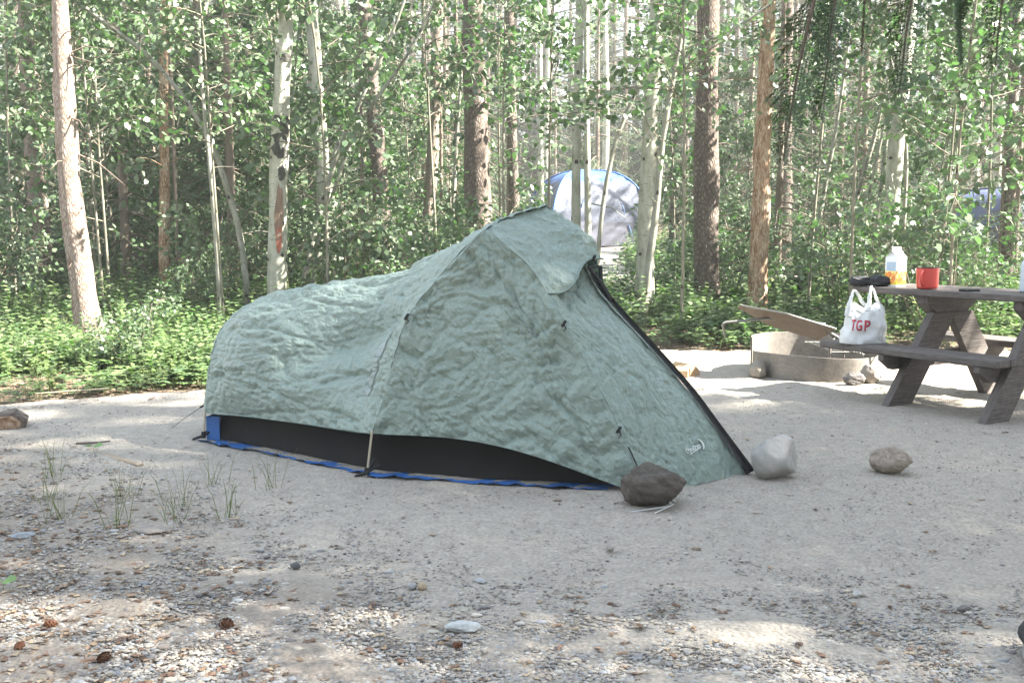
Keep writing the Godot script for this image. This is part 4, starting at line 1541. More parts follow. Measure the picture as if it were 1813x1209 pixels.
const MARKS := [["the flaky sunlit spruce", -4.22, 9.87], ["the stout brown spruce", -6.8, 14.4], ["the slim orange pine", -4.52, 12.8], ["the scarred aspen", -2.63, 11.0], ["the dark leaning spruce", -1.85, 14.5], ["the thickest dark trunk", -0.44, 13.6], ["the close aspen pair", 0.88, 12.7], ["the grey-green aspen", 1.59, 11.8], ["the large straight spruce", 2.5, 12.6], ["the orange flaking pine", 2.98, 12.0], ["the shaded spruce behind the pine", 4.78, 17.4], ["the white leaning aspen", 4.85, 12.8], ["the spruce before the navy tent", 7.26, 14.5]]
const ORDINALS := ["first", "second", "third", "fourth", "fifth", "sixth", "seventh", "eighth", "ninth", "tenth", "eleventh", "twelfth", "thirteenth", "fourteenth", "fifteenth", "sixteenth", "seventeenth", "eighteenth", "nineteenth", "twentieth"]

func single_out(items: Array, noun: String) -> void:
	# items: [node, x, d]; each label counts outwards from a tree that can be found
	var rows := {}
	for e in items:
		var best := 0
		for k in MARKS.size():
			if Vector2(e[1] - MARKS[k][1], e[2] - MARKS[k][2]).length() < Vector2(e[1] - MARKS[best][1], e[2] - MARKS[best][2]).length(): best = k
		var off: float = e[1] / e[2] - MARKS[best][1] / MARKS[best][2]
		var key: String = "%s %s %s" % ["left of" if off < 0 else "right of", "and behind" if e[2] > MARKS[best][2] else "and in front of", MARKS[best][0]]
		if not rows.has(key): rows[key] = []
		rows[key].append([absf(off), e[0]])
	for key in rows:
		var row: Array = rows[key]
		row.sort_custom(func(a, b): return a[0] < b[0])
		for k in row.size():
			row[k][1].set_meta("label", ("%s %s %s" % [ORDINALS[mini(k, 19)], noun, key]) if row.size() > 1 else "%s %s" % [noun, key])

func plant(called: String, me: Array, at: Vector3, turn: float, sc: Vector3, label: String, category: String, group: String, parts := ["stem", "foliage"]) -> Node3D:
	var t := thing(called, at, turn, label, category, group)
	part(parts[0], me[0], t)
	part(parts[1], me[1], t)
	t.scale = sc
	return t

func tree(kind: String, rad: float, pts: Array, sd: int, label: String, group: String) -> Node3D:
	var called: String = {"spruce": "spruce_tree", "aspen": "aspen_tree", "pine": "pine_tree", "young": "young_aspen"}[kind]
	var base: Vector3 = pts[0]
	base.y = ground_y(base.x, base.z)
	var t := thing(called, base, 0.0, label, "tree", group)
	var loc := []
	for p in pts: loc.append(p - pts[0])
	loc[0].y = -0.15
	var last: Vector3 = loc[loc.size() - 1]
	var d: Vector3 = (last - loc[loc.size() - 2]).normalized()
	var top: float = {"spruce": 13.5, "aspen": 12.0, "pine": 12.5, "young": 5.2}[kind]
	if kind != "young":
		d = (d + Vector3.UP * 2.0).normalized()
		var steps := 4
		var gap: float = (top - last.y) / steps
		for k in steps: loc.append(last + d * gap * (k + 1) / maxf(d.y, 0.6))
	else:
		for k in 2: loc.append(last + (d + Vector3.UP * 0.3 * (k + 1)).normalized() * 0.7 * (k + 1))
	var bark: Material = {"spruce": M.bark_spruce, "aspen": M.bark_aspen, "pine": M.bark_pine, "young": M.bark_young}[kind]
	if label.contains("flaky-barked") or label.contains("pinkish") or label.contains("stout brown"): bark = M.bark_flaky
	if kind != "young":
		part("trunk", trunk_mesh(loc, [rad, rad * 0.35], bark, sd, {"spruce": 26, "aspen": 3, "pine": 14}[kind], 14), t)
	var r := RandomNumberGenerator.new()
	r.seed = sd
	if label.contains("torn wound"):
		for e in [[2.95, 0.5, 0.10, 0.05, 0], [2.30, 0.35, 0.13, 0.045, 0], [2.22, 0.9, 0.12, 0.10, 0], [2.05, -0.1, 0.16, 0.12, 0], [1.93, 0.5, 0.10, 0.07, 0], [1.72, 0.6, 0.05, 0.10, 0], [1.28, 0.35, 0.055, 0.34, 1], [0.98, 0.42, 0.035, 0.16, 2]]:
			part("scar" if e[4] == 0 else "wound", scar_mesh(loc, rad, e, sd), t)
	if kind == "young":
		# leafy branches along the upper stem
		var w := MB.new()
		var l := MB.new()
		for k in 12:
			var f: float = lerpf(0.35, 1.0, (k + r.randf()) / 12.0)
			var a: float = r.randf() * TAU
			grow(w, l, r, cr(loc, f), Vector3(cos(a), r.randf_range(0.1, 0.7), sin(a)).normalized(), r.randf_range(0.4, 0.9), 0.008, 1, 2, 5, 0.06, 0.0, Color(0.6, 0.54, 0.48))
		part("crown", l.mesh(M.leaf), t)
		part("trunk", trunk_mesh(loc, [rad, rad * 0.35], bark, sd, 2, 8, w), t)
		return t
	var top_p: Vector3 = cr(loc, 0.72)
	var set: Array = R.tall if kind != "aspen" else R.crown
	var me: Array = set[r.randi() % set.size()]
	var off := Vector3(top_p.x, 0, top_p.z)
	var turn: float = r.randf() * TAU
	for k in 2:
		var o := part("limbs" if k == 0 else "crown", me[k], t)
		o.position = off
		o.rotation.y = turn
		o.scale = Vector3(0.9, 1, 0.9)
	return t

func scar_mesh(loc: Array, rad: float, e: Array, sd: int) -> ArrayMesh:
	# a ragged patch lying on the bark: height, angle from the camera side, half width, half height, sort
	var mb := MB.new()
	var r := RandomNumberGenerator.new()
	r.seed = int(e[0] * 100.0)
	var rim := []
	for k in 18:
		var a: float = TAU * k / 18
		var q: float = r.randf_range(0.72, 1.1)
		rim.append(on_trunk(loc, rad, e[0] + sin(a) * e[3] * q, e[1] + cos(a) * e[2] * q / rad, 0.006))
	var c: Vector3 = on_trunk(loc, rad, e[0], e[1], 0.012 if e[4] == 0 else 0.004)
	for k in 18:
		mb.tri(c, rim[k], rim[(k + 1) % 18], [Color(0.045, 0.045, 0.04), Color(0.20, 0.135, 0.105), Color(0.30, 0.10, 0.07)][e[4]] * r.randf_range(0.75, 1.2))
	return mb.mesh(M.twig)

func on_trunk(loc: Array, rad: float, y: float, an: float, lift: float) -> Vector3:
	var t := 0.0
	while t < 1.0 and cr(loc, t).y < y: t += 0.004
	var p: Vector3 = cr(loc, t)
	var rr: float = lerpf(rad, rad * 0.35, t) * 1.04 + lift
	return Vector3(p.x + sin(an) * rr, y, p.z + cos(an) * rr)

const TREES := [
	["spruce", 0.124, [Vector3(-4.22, 0.01, -9.87), Vector3(-4.31, 0.79, -9.87), Vector3(-4.37, 1.62, -9.87), Vector3(-4.38, 2.49, -9.87), Vector3(-4.38, 3.35, -9.87)], "sunlit flaky-barked spruce trunk growing behind the left end of the pad"],
	["spruce", 0.156, [Vector3(-6.80, 0.20, -14.38), Vector3(-6.83, 1.04, -14.38), Vector3(-6.86, 2.17, -14.38), Vector3(-6.87, 3.35, -14.38), Vector3(-6.87, 4.36, -14.38)], "stout brown spruce trunk behind the flaky spruce near the left edge"],
	["aspen", 0.10, [Vector3(-10.8, 0.55, -21.2), Vector3(-10.6, 2.6, -21.2), Vector3(-10.25, 4.5, -21.2), Vector3(-9.9, 6.0, -21.2)], "thin aspen leaning right at the far left edge"],
	["spruce", 0.114, [Vector3(-9.90, 0.44, -20.00), Vector3(-9.85, 2.35, -20.00), Vector3(-9.82, 4.01, -20.00), Vector3(-9.77, 5.63, -20.00)], "grey spruce trunk deep in shade at the left edge"],
	["pine", 0.073, [Vector3(-4.52, 0.14, -12.79), Vector3(-4.47, 1.19, -12.79), Vector3(-4.42, 2.62, -12.79), Vector3(-4.37, 4.01, -12.79)], "slim orange-barked pine standing alone in the sunny undergrowth on the left"],
	["young", 0.030, [Vector3(-3.10, 0.04, -10.49), Vector3(-3.12, 0.88, -10.49), Vector3(-3.16, 1.71, -10.49), Vector3(-3.19, 2.12, -10.49), Vector3(-3.23, 2.81, -10.49), Vector3(-3.23, 3.49, -10.49)], "straight grey sapling just behind the tent's tail"],
	["young", 0.041, [Vector3(-2.96, 0.07, -11.16), Vector3(-3.04, 0.99, -11.16), Vector3(-3.17, 1.56, -11.16), Vector3(-3.35, 2.12, -11.16), Vector3(-3.66, 2.64, -11.16), Vector3(-4.05, 3.10, -11.16), Vector3(-4.68, 3.58, -11.16)], "sapling arching far over to the left behind the tent's tail"],
	["aspen", 0.113, [Vector3(-2.63, 0.06, -11.02), Vector3(-2.61, 0.93, -11.02), Vector3(-2.56, 2.04, -11.02), Vector3(-2.50, 2.89, -11.02), Vector3(-2.44, 3.61, -11.02)], "pale smooth aspen with black scars and a torn wound, behind the tent"],
	["aspen", 0.117, [Vector3(-2.47, 0.17, -13.64), Vector3(-2.53, 1.20, -13.64), Vector3(-2.61, 2.34, -13.64), Vector3(-2.66, 3.46, -13.64), Vector3(-2.69, 4.20, -13.64)], "white aspen standing farther back beside the scarred aspen"],
	["young", 0.037, [Vector3(-2.59, 0.10, -11.92), Vector3(-2.46, 0.78, -11.92), Vector3(-2.23, 1.59, -11.92), Vector3(-1.99, 2.25, -11.92), Vector3(-1.71, 2.84, -11.92), Vector3(-1.42, 3.42, -11.92)], "pale bowed stem, leftmost of the three leaning right behind the tent"],
	["young", 0.034, [Vector3(-2.47, 0.10, -11.82), Vector3(-2.32, 0.85, -11.82), Vector3(-2.10, 1.65, -11.82), Vector3(-1.87, 2.24, -11.82), Vector3(-1.58, 2.70, -11.82), Vector3(-1.23, 3.18, -11.82)], "pale bowed stem, middle of the three leaning right behind the tent"],
	["young", 0.033, [Vector3(-2.43, 0.14, -12.79), Vector3(-2.39, 0.97, -12.79), Vector3(-2.35, 1.70, -12.79), Vector3(-2.20, 2.33, -12.79), Vector3(-1.98, 2.97, -12.79)], "pale bowed stem, most upright of the three leaning right behind the tent"],
	["spruce", 0.129, [Vector3(-1.85, 0.21, -14.54), Vector3(-1.89, 1.20, -14.54), Vector3(-1.95, 2.34, -14.54), Vector3(-2.04, 3.38, -14.54), Vector3(-2.10, 4.40, -14.54)], "dark shaded spruce trunk leaning left above the tent's low back"],
	["spruce", 0.121, [Vector3(-1.42, 0.29, -16.32), Vector3(-1.38, 1.21, -16.32), Vector3(-1.29, 2.40, -16.32), Vector3(-1.22, 3.74, -16.32), Vector3(-1.19, 4.80, -16.32)], "sun-dappled pinkish spruce trunk between two dark trunks behind the tent"],
	["spruce", 0.195, [Vector3(-0.44, 0.17, -13.64), Vector3(-0.46, 1.20, -13.64), Vector3(-0.49, 2.42, -13.64), Vector3(-0.52, 3.61, -13.64), Vector3(-0.53, 4.20, -13.64)], "thickest dark spruce trunk directly behind the tent's peak"],
	["young", 0.033, [Vector3(-0.91, 0.21, -14.54), Vector3(-0.86, 1.37, -14.54), Vector3(-0.81, 2.34, -14.54), Vector3(-0.74, 3.22, -14.54), Vector3(-0.68, 4.40, -14.54)], "thin white stem just left of the thickest dark trunk"],
	["spruce", 0.103, [Vector3(0.09, 0.29, -16.32), Vector3(0.05, 1.49, -16.32), Vector3(-0.01, 3.03, -16.32), Vector3(-0.04, 4.80, -16.32)], "dark slim spruce trunk right of the thickest trunk behind the peak"],
	["aspen", 0.069, [Vector3(0.82, 0.14, -12.79), Vector3(0.82, 1.19, -12.79), Vector3(0.83, 2.62, -12.79), Vector3(0.85, 4.01, -12.79)], "greyer and thicker aspen of the close pair in front of the blue tent"],
	["aspen", 0.047, [Vector3(0.95, 0.13, -12.61), Vector3(0.96, 1.40, -12.61), Vector3(0.93, 2.73, -12.61), Vector3(0.92, 3.96, -12.61)], "whiter and thinner aspen of the close pair in front of the blue tent"],
	["young", 0.030, [Vector3(0.95, 0.10, -11.3), Vector3(1.00, 1.12, -11.3), Vector3(1.12, 1.95, -11.3), Vector3(1.29, 2.46, -11.3), Vector3(1.52, 2.90, -11.3), Vector3(1.84, 3.12, -11.3), Vector3(2.44, 3.36, -11.3)], "dark bent sapling arching right in front of the blue tent"],
	["aspen", 0.115, [Vector3(1.59, 0.10, -11.82), Vector3(1.60, 0.99, -11.82), Vector3(1.62, 2.05, -11.82), Vector3(1.66, 3.15, -11.82), Vector3(1.68, 3.79, -11.82)], "grey-green aspen trunk right of the blue tent"],
	["young", 0.047, [Vector3(1.44, 0.06, -11.02), Vector3(1.53, 0.74, -11.02), Vector3(1.60, 1.43, -11.02), Vector3(1.65, 2.04, -11.02), Vector3(1.72, 2.53, -11.02), Vector3(1.80, 2.95, -11.02)], "bright sunlit leaning stem crossing in front of the grey-green aspen"],
	["spruce", 0.177, [Vector3(2.50, 0.13, -12.61), Vector3(2.47, 1.19, -12.61), Vector3(2.44, 2.60, -12.61), Vector3(2.43, 3.96, -12.61)], "large straight spruce with half its bark sunlit, behind the fire ring"],
	["pine", 0.117, [Vector3(2.98, 0.10, -12.03), Vector3(3.00, 1.05, -12.03), Vector3(3.00, 2.06, -12.03), Vector3(3.02, 3.05, -12.03), Vector3(3.04, 3.83, -12.03)], "orange flaking pine trunk right of the large straight spruce"],
	["aspen", 0.113, [Vector3(4.85, 0.14, -12.79), Vector3(4.86, 1.05, -12.79), Vector3(4.90, 2.19, -12.79), Vector3(4.96, 3.18, -12.79), Vector3(5.01, 4.01, -12.79)], "white leaning aspen behind the juice carton on the table"],
	["young", 0.034, [Vector3(5.17, 0.15, -13.10), Vector3(5.16, 1.05, -13.10), Vector3(5.16, 1.93, -13.10), Vector3(5.09, 2.65, -13.10), Vector3(4.92, 3.23, -13.10)], "thin white stem rising just right of the leaning aspen"],
	["young", 0.039, [Vector3(4.14, 0.18, -13.78), Vector3(4.22, 0.96, -13.78), Vector3(4.30, 1.58, -13.78), Vector3(4.40, 2.20, -13.78), Vector3(4.50, 2.96, -13.78)], "leftmost slanting stem of the thicket above the carrier bag"],
	["young", 0.051, [Vector3(4.88, 0.23, -14.94), Vector3(5.00, 0.95, -14.94), Vector3(5.15, 1.54, -14.94), Vector3(5.30, 2.12, -14.94), Vector3(5.47, 2.87, -14.94)], "thickest slanting stem of the thicket above the carrier bag"],
	["young", 0.033, [Vector3(5.03, 0.21, -14.54), Vector3(5.09, 0.96, -14.54), Vector3(5.20, 1.61, -14.54), Vector3(5.32, 2.26, -14.54), Vector3(5.44, 2.98, -14.54)], "third slanting stem of the thicket left of the leaning aspen"],
	["young", 0.033, [Vector3(5.27, 0.21, -14.54), Vector3(5.32, 1.04, -14.54), Vector3(5.38, 1.85, -14.54), Vector3(5.44, 2.50, -14.54), Vector3(5.55, 3.22, -14.54)], "slanting stem of the thicket closest to the leaning aspen"],
	["spruce", 0.134, [Vector3(4.78, 0.33, -17.39), Vector3(4.76, 1.71, -17.39), Vector3(4.73, 3.15, -17.39), Vector3(4.70, 5.04, -17.39)], "dark spruce trunk in shade behind the orange pine"],
	["spruce", 0.100, [Vector3(7.26, 0.21, -14.54), Vector3(7.26, 0.87, -14.54), Vector3(7.25, 1.69, -14.54), Vector3(7.23, 2.82, -14.54), Vector3(7.19, 4.40, -14.54)], "brown spruce trunk in front of the navy tent"],
	["young", 0.038, [Vector3(6.35, 0.23, -14.94), Vector3(6.42, 0.95, -14.94), Vector3(6.53, 1.79, -14.94), Vector3(6.66, 2.62, -14.94), Vector3(6.86, 3.52, -14.94)], "slanting stem above the red mug"],
	["spruce", 0.080, [Vector3(3.23, 0.44, -20.00), Vector3(3.23, 1.79, -20.00), Vector3(3.22, 3.46, -20.00), Vector3(3.21, 5.63, -20.00)], "thin far spruce trunk left of the large straight spruce"],
	["aspen", 0.069, [Vector3(0.61, 0.44, -20.00), Vector3(0.58, 1.79, -20.00), Vector3(0.56, 3.46, -20.00), Vector3(0.54, 5.63, -20.00)], "thin far aspen left of the blue tent"],
]

func build_named_trees() -> void:
	var k := 0
	for a in TREES:
		tree(a[0], a[1], a[2], 300 + k, a[3], "trees around the clearing")
		k += 1

func clear_view(x: float, d: float) -> bool:
	# keep the lines of sight to the two far tents open
	var t: float = x / d
	if d < 27.0 and t > 0.02 and t < 0.135: return false
	if d < 22.5 and t > 0.46 and t < 0.56: return false
	if road_shape(x, -d) > -0.5: return false
	return true

func hides_mark(x: float, d: float, wide: float) -> bool:
	# keeps the trunks that stand clear in the photograph clear
	for m in MARKS:
		if d < m[2] + 0.3 and absf(x / d - m[1] / m[2]) < wide: return true
	return false

func build_forest() -> void:
	var r := RandomNumberGenerator.new()
	r.seed = 7001
	# young trees and saplings with leaves down to eye level
	var taken := []
	for a in TREES: taken.append(Vector2(a[2][0].x, a[2][0].z))
	var n := 0
	var spots := []
	for tries in 900:
		if spots.size() >= 64: break
		var d: float = lerpf(8.6, 20.0, pow(r.randf(), 1.3))
		var x: float = r.randf_range(-0.60, 0.62) * d
		if pad_shape(x, -d) > -0.35 or not clear_view(x, d): continue
		var ok := true
		for q in taken:
			if q.distance_to(Vector2(x, -d)) < 0.55: ok = false
		if not ok: continue
		if x < 2.0 and d < 9.4: continue
		if hides_mark(x, d, 0.05): continue
		if x / d < -0.44 and d < 12.5: continue
		taken.append(Vector2(x, -d)); spots.append(Vector2(x, d))
	var items := []
	for s in spots:
		var sc: float = r.randf_range(0.75, 1.25)
		var o := plant("sapling", R.sap[r.randi() % R.sap.size()], Vector3(s.x, ground_y(s.x, -s.y), -s.y), r.randf() * TAU, Vector3(sc, sc * r.randf_range(0.9, 1.2), sc), "slender leafy sapling growing among the trunks behind the clearing", "sapling", "leafy saplings of the understorey")
		items.append([o, s.x, s.y])
	single_out(items, "leafy sapling")
	items = []
	var highs := 0
	for tries in 400:
		if highs >= 22: break
		var d: float = r.randf_range(9.4, 12.6)
		var x: float = lerpf(-0.53, 0.53, (highs + r.randf()) / 22.0) * d
		if pad_shape(x, -d) > -0.4 or hides_mark(x, d, 0.022) or absf(x / d + 0.215) < 0.07 or (x / d > 0.06 and x / d < 0.125):
			if tries % 9 == 8: highs += 1
			continue
		highs += 1
		var o := plant("thin_aspen", R.high[r.randi() % 3], Vector3(x, ground_y(x, -d), -d), r.randf() * TAU, Vector3.ONE * r.randf_range(0.9, 1.15), "", "sapling", "thin aspens with high leaves")
		items.append([o, x, d])
	single_out(items, "thin high-leaved aspen")
	items = []
	# shrubs
	spots = []
	for tries in 1200:
		if spots.size() >= 70: break
		var d: float = r.randf_range(7.2, 19.0)
		var x: float = r.randf_range(-0.62, 0.62) * d
		if pad_shape(x, -d) > -0.45 or not clear_view(x, d): continue
		if d < 10.5 and x < -1.0 and r.randf() < 0.8: continue
		if hides_mark(x, d, 0.03): continue
		var ok := true
		for q in taken:
			if q.distance_to(Vector2(x, -d)) < 0.45: ok = false
		if not ok: continue
		taken.append(Vector2(x, -d)); spots.append(Vector2(x, d))
	for s in spots:
		var sc: float = r.randf_range(0.55, 1.15) * (0.6 if s.y < 10.0 else 1.0)
		var o := plant("shrub", R.shrub[r.randi() % R.shrub.size()], Vector3(s.x, ground_y(s.x, -s.y) - 0.03, -s.y), r.randf() * TAU, Vector3(sc, sc, sc), "bushy green shrub in the undergrowth behind the clearing", "shrub", "shrubs of the undergrowth")
		items.append([o, s.x, s.y])
	single_out(items, "green shrub")
	items = []
	# spruces with boughs to the ground
	for s in [[-3.75, 13.3, 0.95], [-5.3, 13.6, 0.9], [3.75, 14.0, 0.8], [-4.6, 14.8, 1.0], [-5.9, 17.5, 1.1], [-3.3, 16.6, 1.0], [-0.95, 17.2, 0.95], [-1.7, 19.5, 1.1], [7.9, 15.6, 0.85], [3.9, 19.2, 1.0], [6.6, 18.8, 1.1], [-8.6, 16.4, 1.0], [-7.4, 21.5, 1.2], [-9.9, 14.2, 0.9], [9.6, 17.2, 1.0]]:
		var o := plant("young_spruce", R.spruce[r.randi() % 3], Vector3(s[0], ground_y(s[0], -s[1]) - 0.1, -s[1]), r.randf() * TAU, Vector3.ONE * s[2], "young spruce with drooping boughs down to the ground among the trunks", "tree", "young spruces behind the clearing", ["trunk", "crown"])
		items.append([o, s[0], s[1]])
	single_out(items, "young bough-covered spruce")
	# the wood behind
	var count := 0
	for tries in 3000:
		if count >= 150: break
		var d: float = r.randf_range(17.5, 46.0)
		var x: float = r.randf_range(-0.72, 0.72) * d
		if not clear_view(x, d): continue
		var ok := true
		for q in taken:
			if q.distance_to(Vector2(x, -d)) < 1.0: ok = false
		if not ok: continue
		taken.append(Vector2(x, -d))
		count += 1
		var at := Vector3(x, ground_y(x, -d) - 0.1, -d)
		var kind: float = r.randf()
		if kind < 0.66:
			plant("wood_spruce", R.spruce[r.randi() % 3], at, r.randf() * TAU, Vector3(1.1, r.randf_range(1.0, 1.35), 1.1), "bough-covered spruce far back in the dense wood", "tree", "bough-covered spruces of the wood", ["trunk", "crown"])
		else:
			var sp: bool = kind < 0.84
			var t := thing("wood_trunk_spruce" if sp else "wood_aspen", at, r.randf() * TAU, "bare-stemmed spruce far back in the dense wood" if sp else "pale aspen far back in the dense wood", "tree", "bare-stemmed spruces of the wood" if sp else "pale aspens of the wood")
			part("trunk", R.far_trunk[(0 if sp else 2) + r.randi() % 2], t)
			var me: Array = R.tall[r.randi() % 2] if sp else R.crown[r.randi() % 3]
			part("limbs", me[0], t)
			part("crown", me[1], t)
			var q: float = r.randf_range(0.8, 1.15)
			t.scale = Vector3(q, q, q)
	# distant wall of trees, one mass
	var xf := []
	for k in 280:
		var d: float = r.randf_range(46.0, 66.0)
		var x: float = r.randf_range(-0.8, 0.8) * d
		var b := Basis(Vector3.UP, r.randf() * TAU).scaled(Vector3(2.4, 2.6, 2.4))
		xf.append(Transform3D(b, Vector3(x, ground_y(x, -d) - 0.5, -d)))
	var mass := thing("distant_wood", Vector3.ZERO, 0, "dark mass of distant spruces closing off the wood", "wood")
	tag(mass, "", "", "", "stuff")
	stuff("boughs", R.spruce[0][0], xf, "", "", mass)
	stuff("foliage", R.spruce[0][1], xf, "", "", mass)

func build_shade_trees() -> void:
	# spruces and aspens standing right of the frame: their shade lies over the pad
	var r := RandomNumberGenerator.new()
	r.seed = 8111
	var list := [[8.6, -2.4, 0], [11.8, -2.5, 0], [15.4, -2.4, 0], [7.4, -2.9, 0], [8.0, -4.4, 0], [8.8, -3.5, 0], [9.2, -4.9, 0], [10.4, -2.6, 0], [10.6, -4.2, 0], [11.6, -3.4, 0], [12.0, -4.6, 0], [13.0, -2.4, 0], [13.4, -4.1, 0], [14.6, -3.2, 0], [15.2, -4.3, 0], [16.6, -3.6, 0], [17.2, -2.2, 0], [6.9, -3.9, 0], [7.8, -5.2, 0], [12.8, -0.9, 1], [10.2, -0.1, 1], [11.2, -1.2, 1], [14.2, -0.4, 1], [9.4, 0.9, 1], [12.4, 1.6, 1]]
	for a in list:
		var at := Vector3(a[0], 0.0, a[1])
		if a[2] == 2:
			plant("shade_spruce", R.spruce[r.randi() % 3], at, r.randf() * TAU, Vector3.ONE * 1.15, "bough-covered spruce standing right of the pad, shading it", "tree", "low spruces shading the pad", ["trunk", "crown"])
			continue
		var t := thing("shade_spruce" if a[2] == 0 else "shade_aspen", at, r.randf() * TAU, "tall spruce standing right of the pad, shading it" if a[2] == 0 else "tall aspen standing right of the pad, dappling it", "tree", "spruces shading the pad" if a[2] == 0 else "aspens shading the pad")
		part("trunk", R.far_trunk[0 if a[2] == 0 else 2], t)
		var me: Array = R.shade[r.randi() % 2] if a[2] == 0 else R.crown[r.randi() % 3]
		part("limbs", me[0], t)
		part("crown", me[1], t)
		var q: float = r.randf_range(0.95, 1.15)
		t.scale = Vector3(q * 1.1, q, q * 1.1)

func build_wood_behind() -> void:
	# the clearing is ringed by wood: these stand behind the camera and keep the low sky there dark
	var r := RandomNumberGenerator.new()
	r.seed = 8222
	for k in 28:
		var a: float = lerpf(-1.6, 1.15, (k + r.randf()) / 28.0)
		var d: float = r.randf_range(5.5, 9.5)
		var at := Vector3(sin(a) * d, 0.0, cos(a) * d)
		plant("clearing_spruce", R.spruce[r.randi() % 3], at, r.randf() * TAU, Vector3(1.5, r.randf_range(1.8, 2.2), 1.5), "bough-covered spruce ringing the clearing behind the viewer", "tree", "spruces ringing the clearing", ["trunk", "crown"])

func build_overhang() -> void:
	# the spruce beside the camera whose boughs hang into the top right of the view
	var t := thing("overhanging_spruce", Vector3(2.95, 0, -2.6), 0.0, "dark spruce boughs hanging into view above the picnic table", "tree")
	part("trunk", trunk_mesh([Vector3(0, -0.1, 0), Vector3(0.02, 3, 0), Vector3(0, 6, 0), Vector3(0, 10, 0)], [0.16, 0.05], M.bark_spruce, 901, 0), t)
	var r := RandomNumberGenerator.new()
	r.seed = 902
	# a long limb above the view, with tufts hanging from it
	var limb := [Vector3(0, 2.42, 0), Vector3(-0.5, 2.40, -0.45), Vector3(-1.1, 2.32, -0.95), Vector3(-1.75, 2.16, -1.35)]
	var lw := MB.new()
	lw.tube(limb, [0.03, 0.024, 0.017, 0.006], 6, Color(0.13, 0.105, 0.085), 1, 1, false)
	var lp := part("limb", lw.mesh(M.twig), t)
	for e in [[1.0, 0.78, -0.25], [0.97, 0.62, 0.1], [0.93, 0.40, 0.2], [0.84, 0.62, -0.1], [0.80, 0.52, 0.15], [0.75, 0.40, 0.0], [0.71, 0.60, -0.15], [0.66, 0.56, 0.1], [0.60, 0.45, 0.0], [0.54, 0.5, 0.0]]:
		var w := MB.new()
		var l := MB.new()
		bough(l, w, r, cr(limb, e[0]), Vector3(e[2] * 0.5 - 0.06, -1.0, 0.1 * e[2]).normalized(), e[1], 0.42, 0.0, 3.4)
		part("needles", l.mesh(M.needle), part("hanging_tuft", w.mesh(M.twig), t))
	var list := []
	var y := 3.3
	while y < 9.5:
		for k in 5:
			var a: float = r.randf() * TAU
			list.append([y, Vector3(cos(a), 0.1, sin(a)), lerpf(1.7, 0.4, (y - 3.1) / 6.4)])
		y += 0.5
	for b in list:
		var w := MB.new()
		var l := MB.new()
		bough(l, w, r, Vector3(0, b[0], 0), (b[1] as Vector3).normalized(), b[2], 1.6, 0.8, 0.8)
		part("needles", l.mesh(M.needle), part("bough", w.mesh(M.twig), t))

# ------------------------------------------------------------------ ground cover and litter
func cover_mesh(sd: int, kind: int) -> ArrayMesh:
	var r := RandomNumberGenerator.new()
	r.seed = sd
	var l := MB.new()
	var greens := [Color(0.12, 0.175, 0.08), Color(0.135, 0.195, 0.09), Color(0.095, 0.15, 0.07), Color(0.155, 0.205, 0.105)]
	if kind == 0:      # low whorls of oval leaves
		for k in 5:
			var b := Vector3(r.randf_range(-0.14, 0.14), r.randf_range(0.05, 0.16), r.randf_range(-0.14, 0.14))
			for j in 6:
				var a: float = TAU * j / 6.0 + r.randf() * 0.5
				l.leaf(b, Vector3(cos(a), r.randf_range(-0.2, 0.25), sin(a)).normalized(), (Vector3.UP + rv(r) * 0.25).normalized(), r.randf_range(0.05, 0.08), 0.02, greens[r.randi() % 4])
			l.tri(Vector3(b.x, -0.02, b.z - 0.003), b, Vector3(b.x, -0.02, b.z + 0.003), Color(0.09, 0.11, 0.04))
	elif kind == 1:    # taller leafy herbs
		for k in 3:
			var b := Vector3(r.randf_range(-0.12, 0.12), 0, r.randf_range(-0.12, 0.12))
			var d := Vector3(r.randf_range(-0.3, 0.3), 1, r.randf_range(-0.3, 0.3)).normalized()
			var h: float = r.randf_range(0.22, 0.42)
			l.tri(b - Vector3(0.004, 0.02, 0), b + d * h, b + Vector3(0.004, -0.02, 0), Color(0.10, 0.13, 0.05))
			for j in 9:
				var a: float = r.randf() * TAU
				var q: Vector3 = b + d * h * lerpf(0.25, 1.0, j / 8.0)
				l.leaf(q, Vector3(cos(a), r.randf_range(-0.1, 0.5), sin(a)).normalized(), (Vector3.UP + rv(r) * 0.4).normalized(), r.randf_range(0.05, 0.085), 0.022, greens[r.randi() % 4])
	else:              # grass and narrow blades
		for k in 16:
			var b := Vector3(r.randf_range(-0.07, 0.07), -0.01, r.randf_range(-0.07, 0.07))
			var d := Vector3(r.randf_range(-0.5, 0.5), 1, r.randf_range(-0.5, 0.5)).normalized()
			var h: float = r.randf_range(0.08, 0.26)
			var s: Vector3 = d.cross(rv(r)).normalized() * 0.0022
			var m: Vector3 = b + d * h * 0.6
			var e: Vector3 = b + d * h + Vector3(d.x, -0.2, d.z) * h * 0.35
			l.quad(b - s, m - s * 0.8, m + s * 0.8, b + s, Color(0.17, 0.19, 0.08))
			l.tri(m - s * 0.8, e, m + s * 0.8, Color(0.19, 0.20, 0.09))
	return l.mesh(M.leaf)

func pebble_mesh(sd: int) -> ArrayMesh:
	var r := RandomNumberGenerator.new()
	r.seed = sd
	var mb := MB.new()
	var P := []
	for i in 7:
		for j in 5:
			var a: float = TAU * i / 6
			var b: float = PI * j / 4
			var q: float = 1.0 if j == 0 or j == 4 or i == 6 else r.randf_range(0.78, 1.15)
			var d := Vector3(cos(a) * sin(b), cos(b) * 0.62, sin(a) * sin(b))
			P.append(d * q * 0.5)
	for j in 5: P[6 * 5 + j] = P[j]
	mb.grid(P, 7, 5, WHITE, true)
	return mb.mesh(M.pebble)

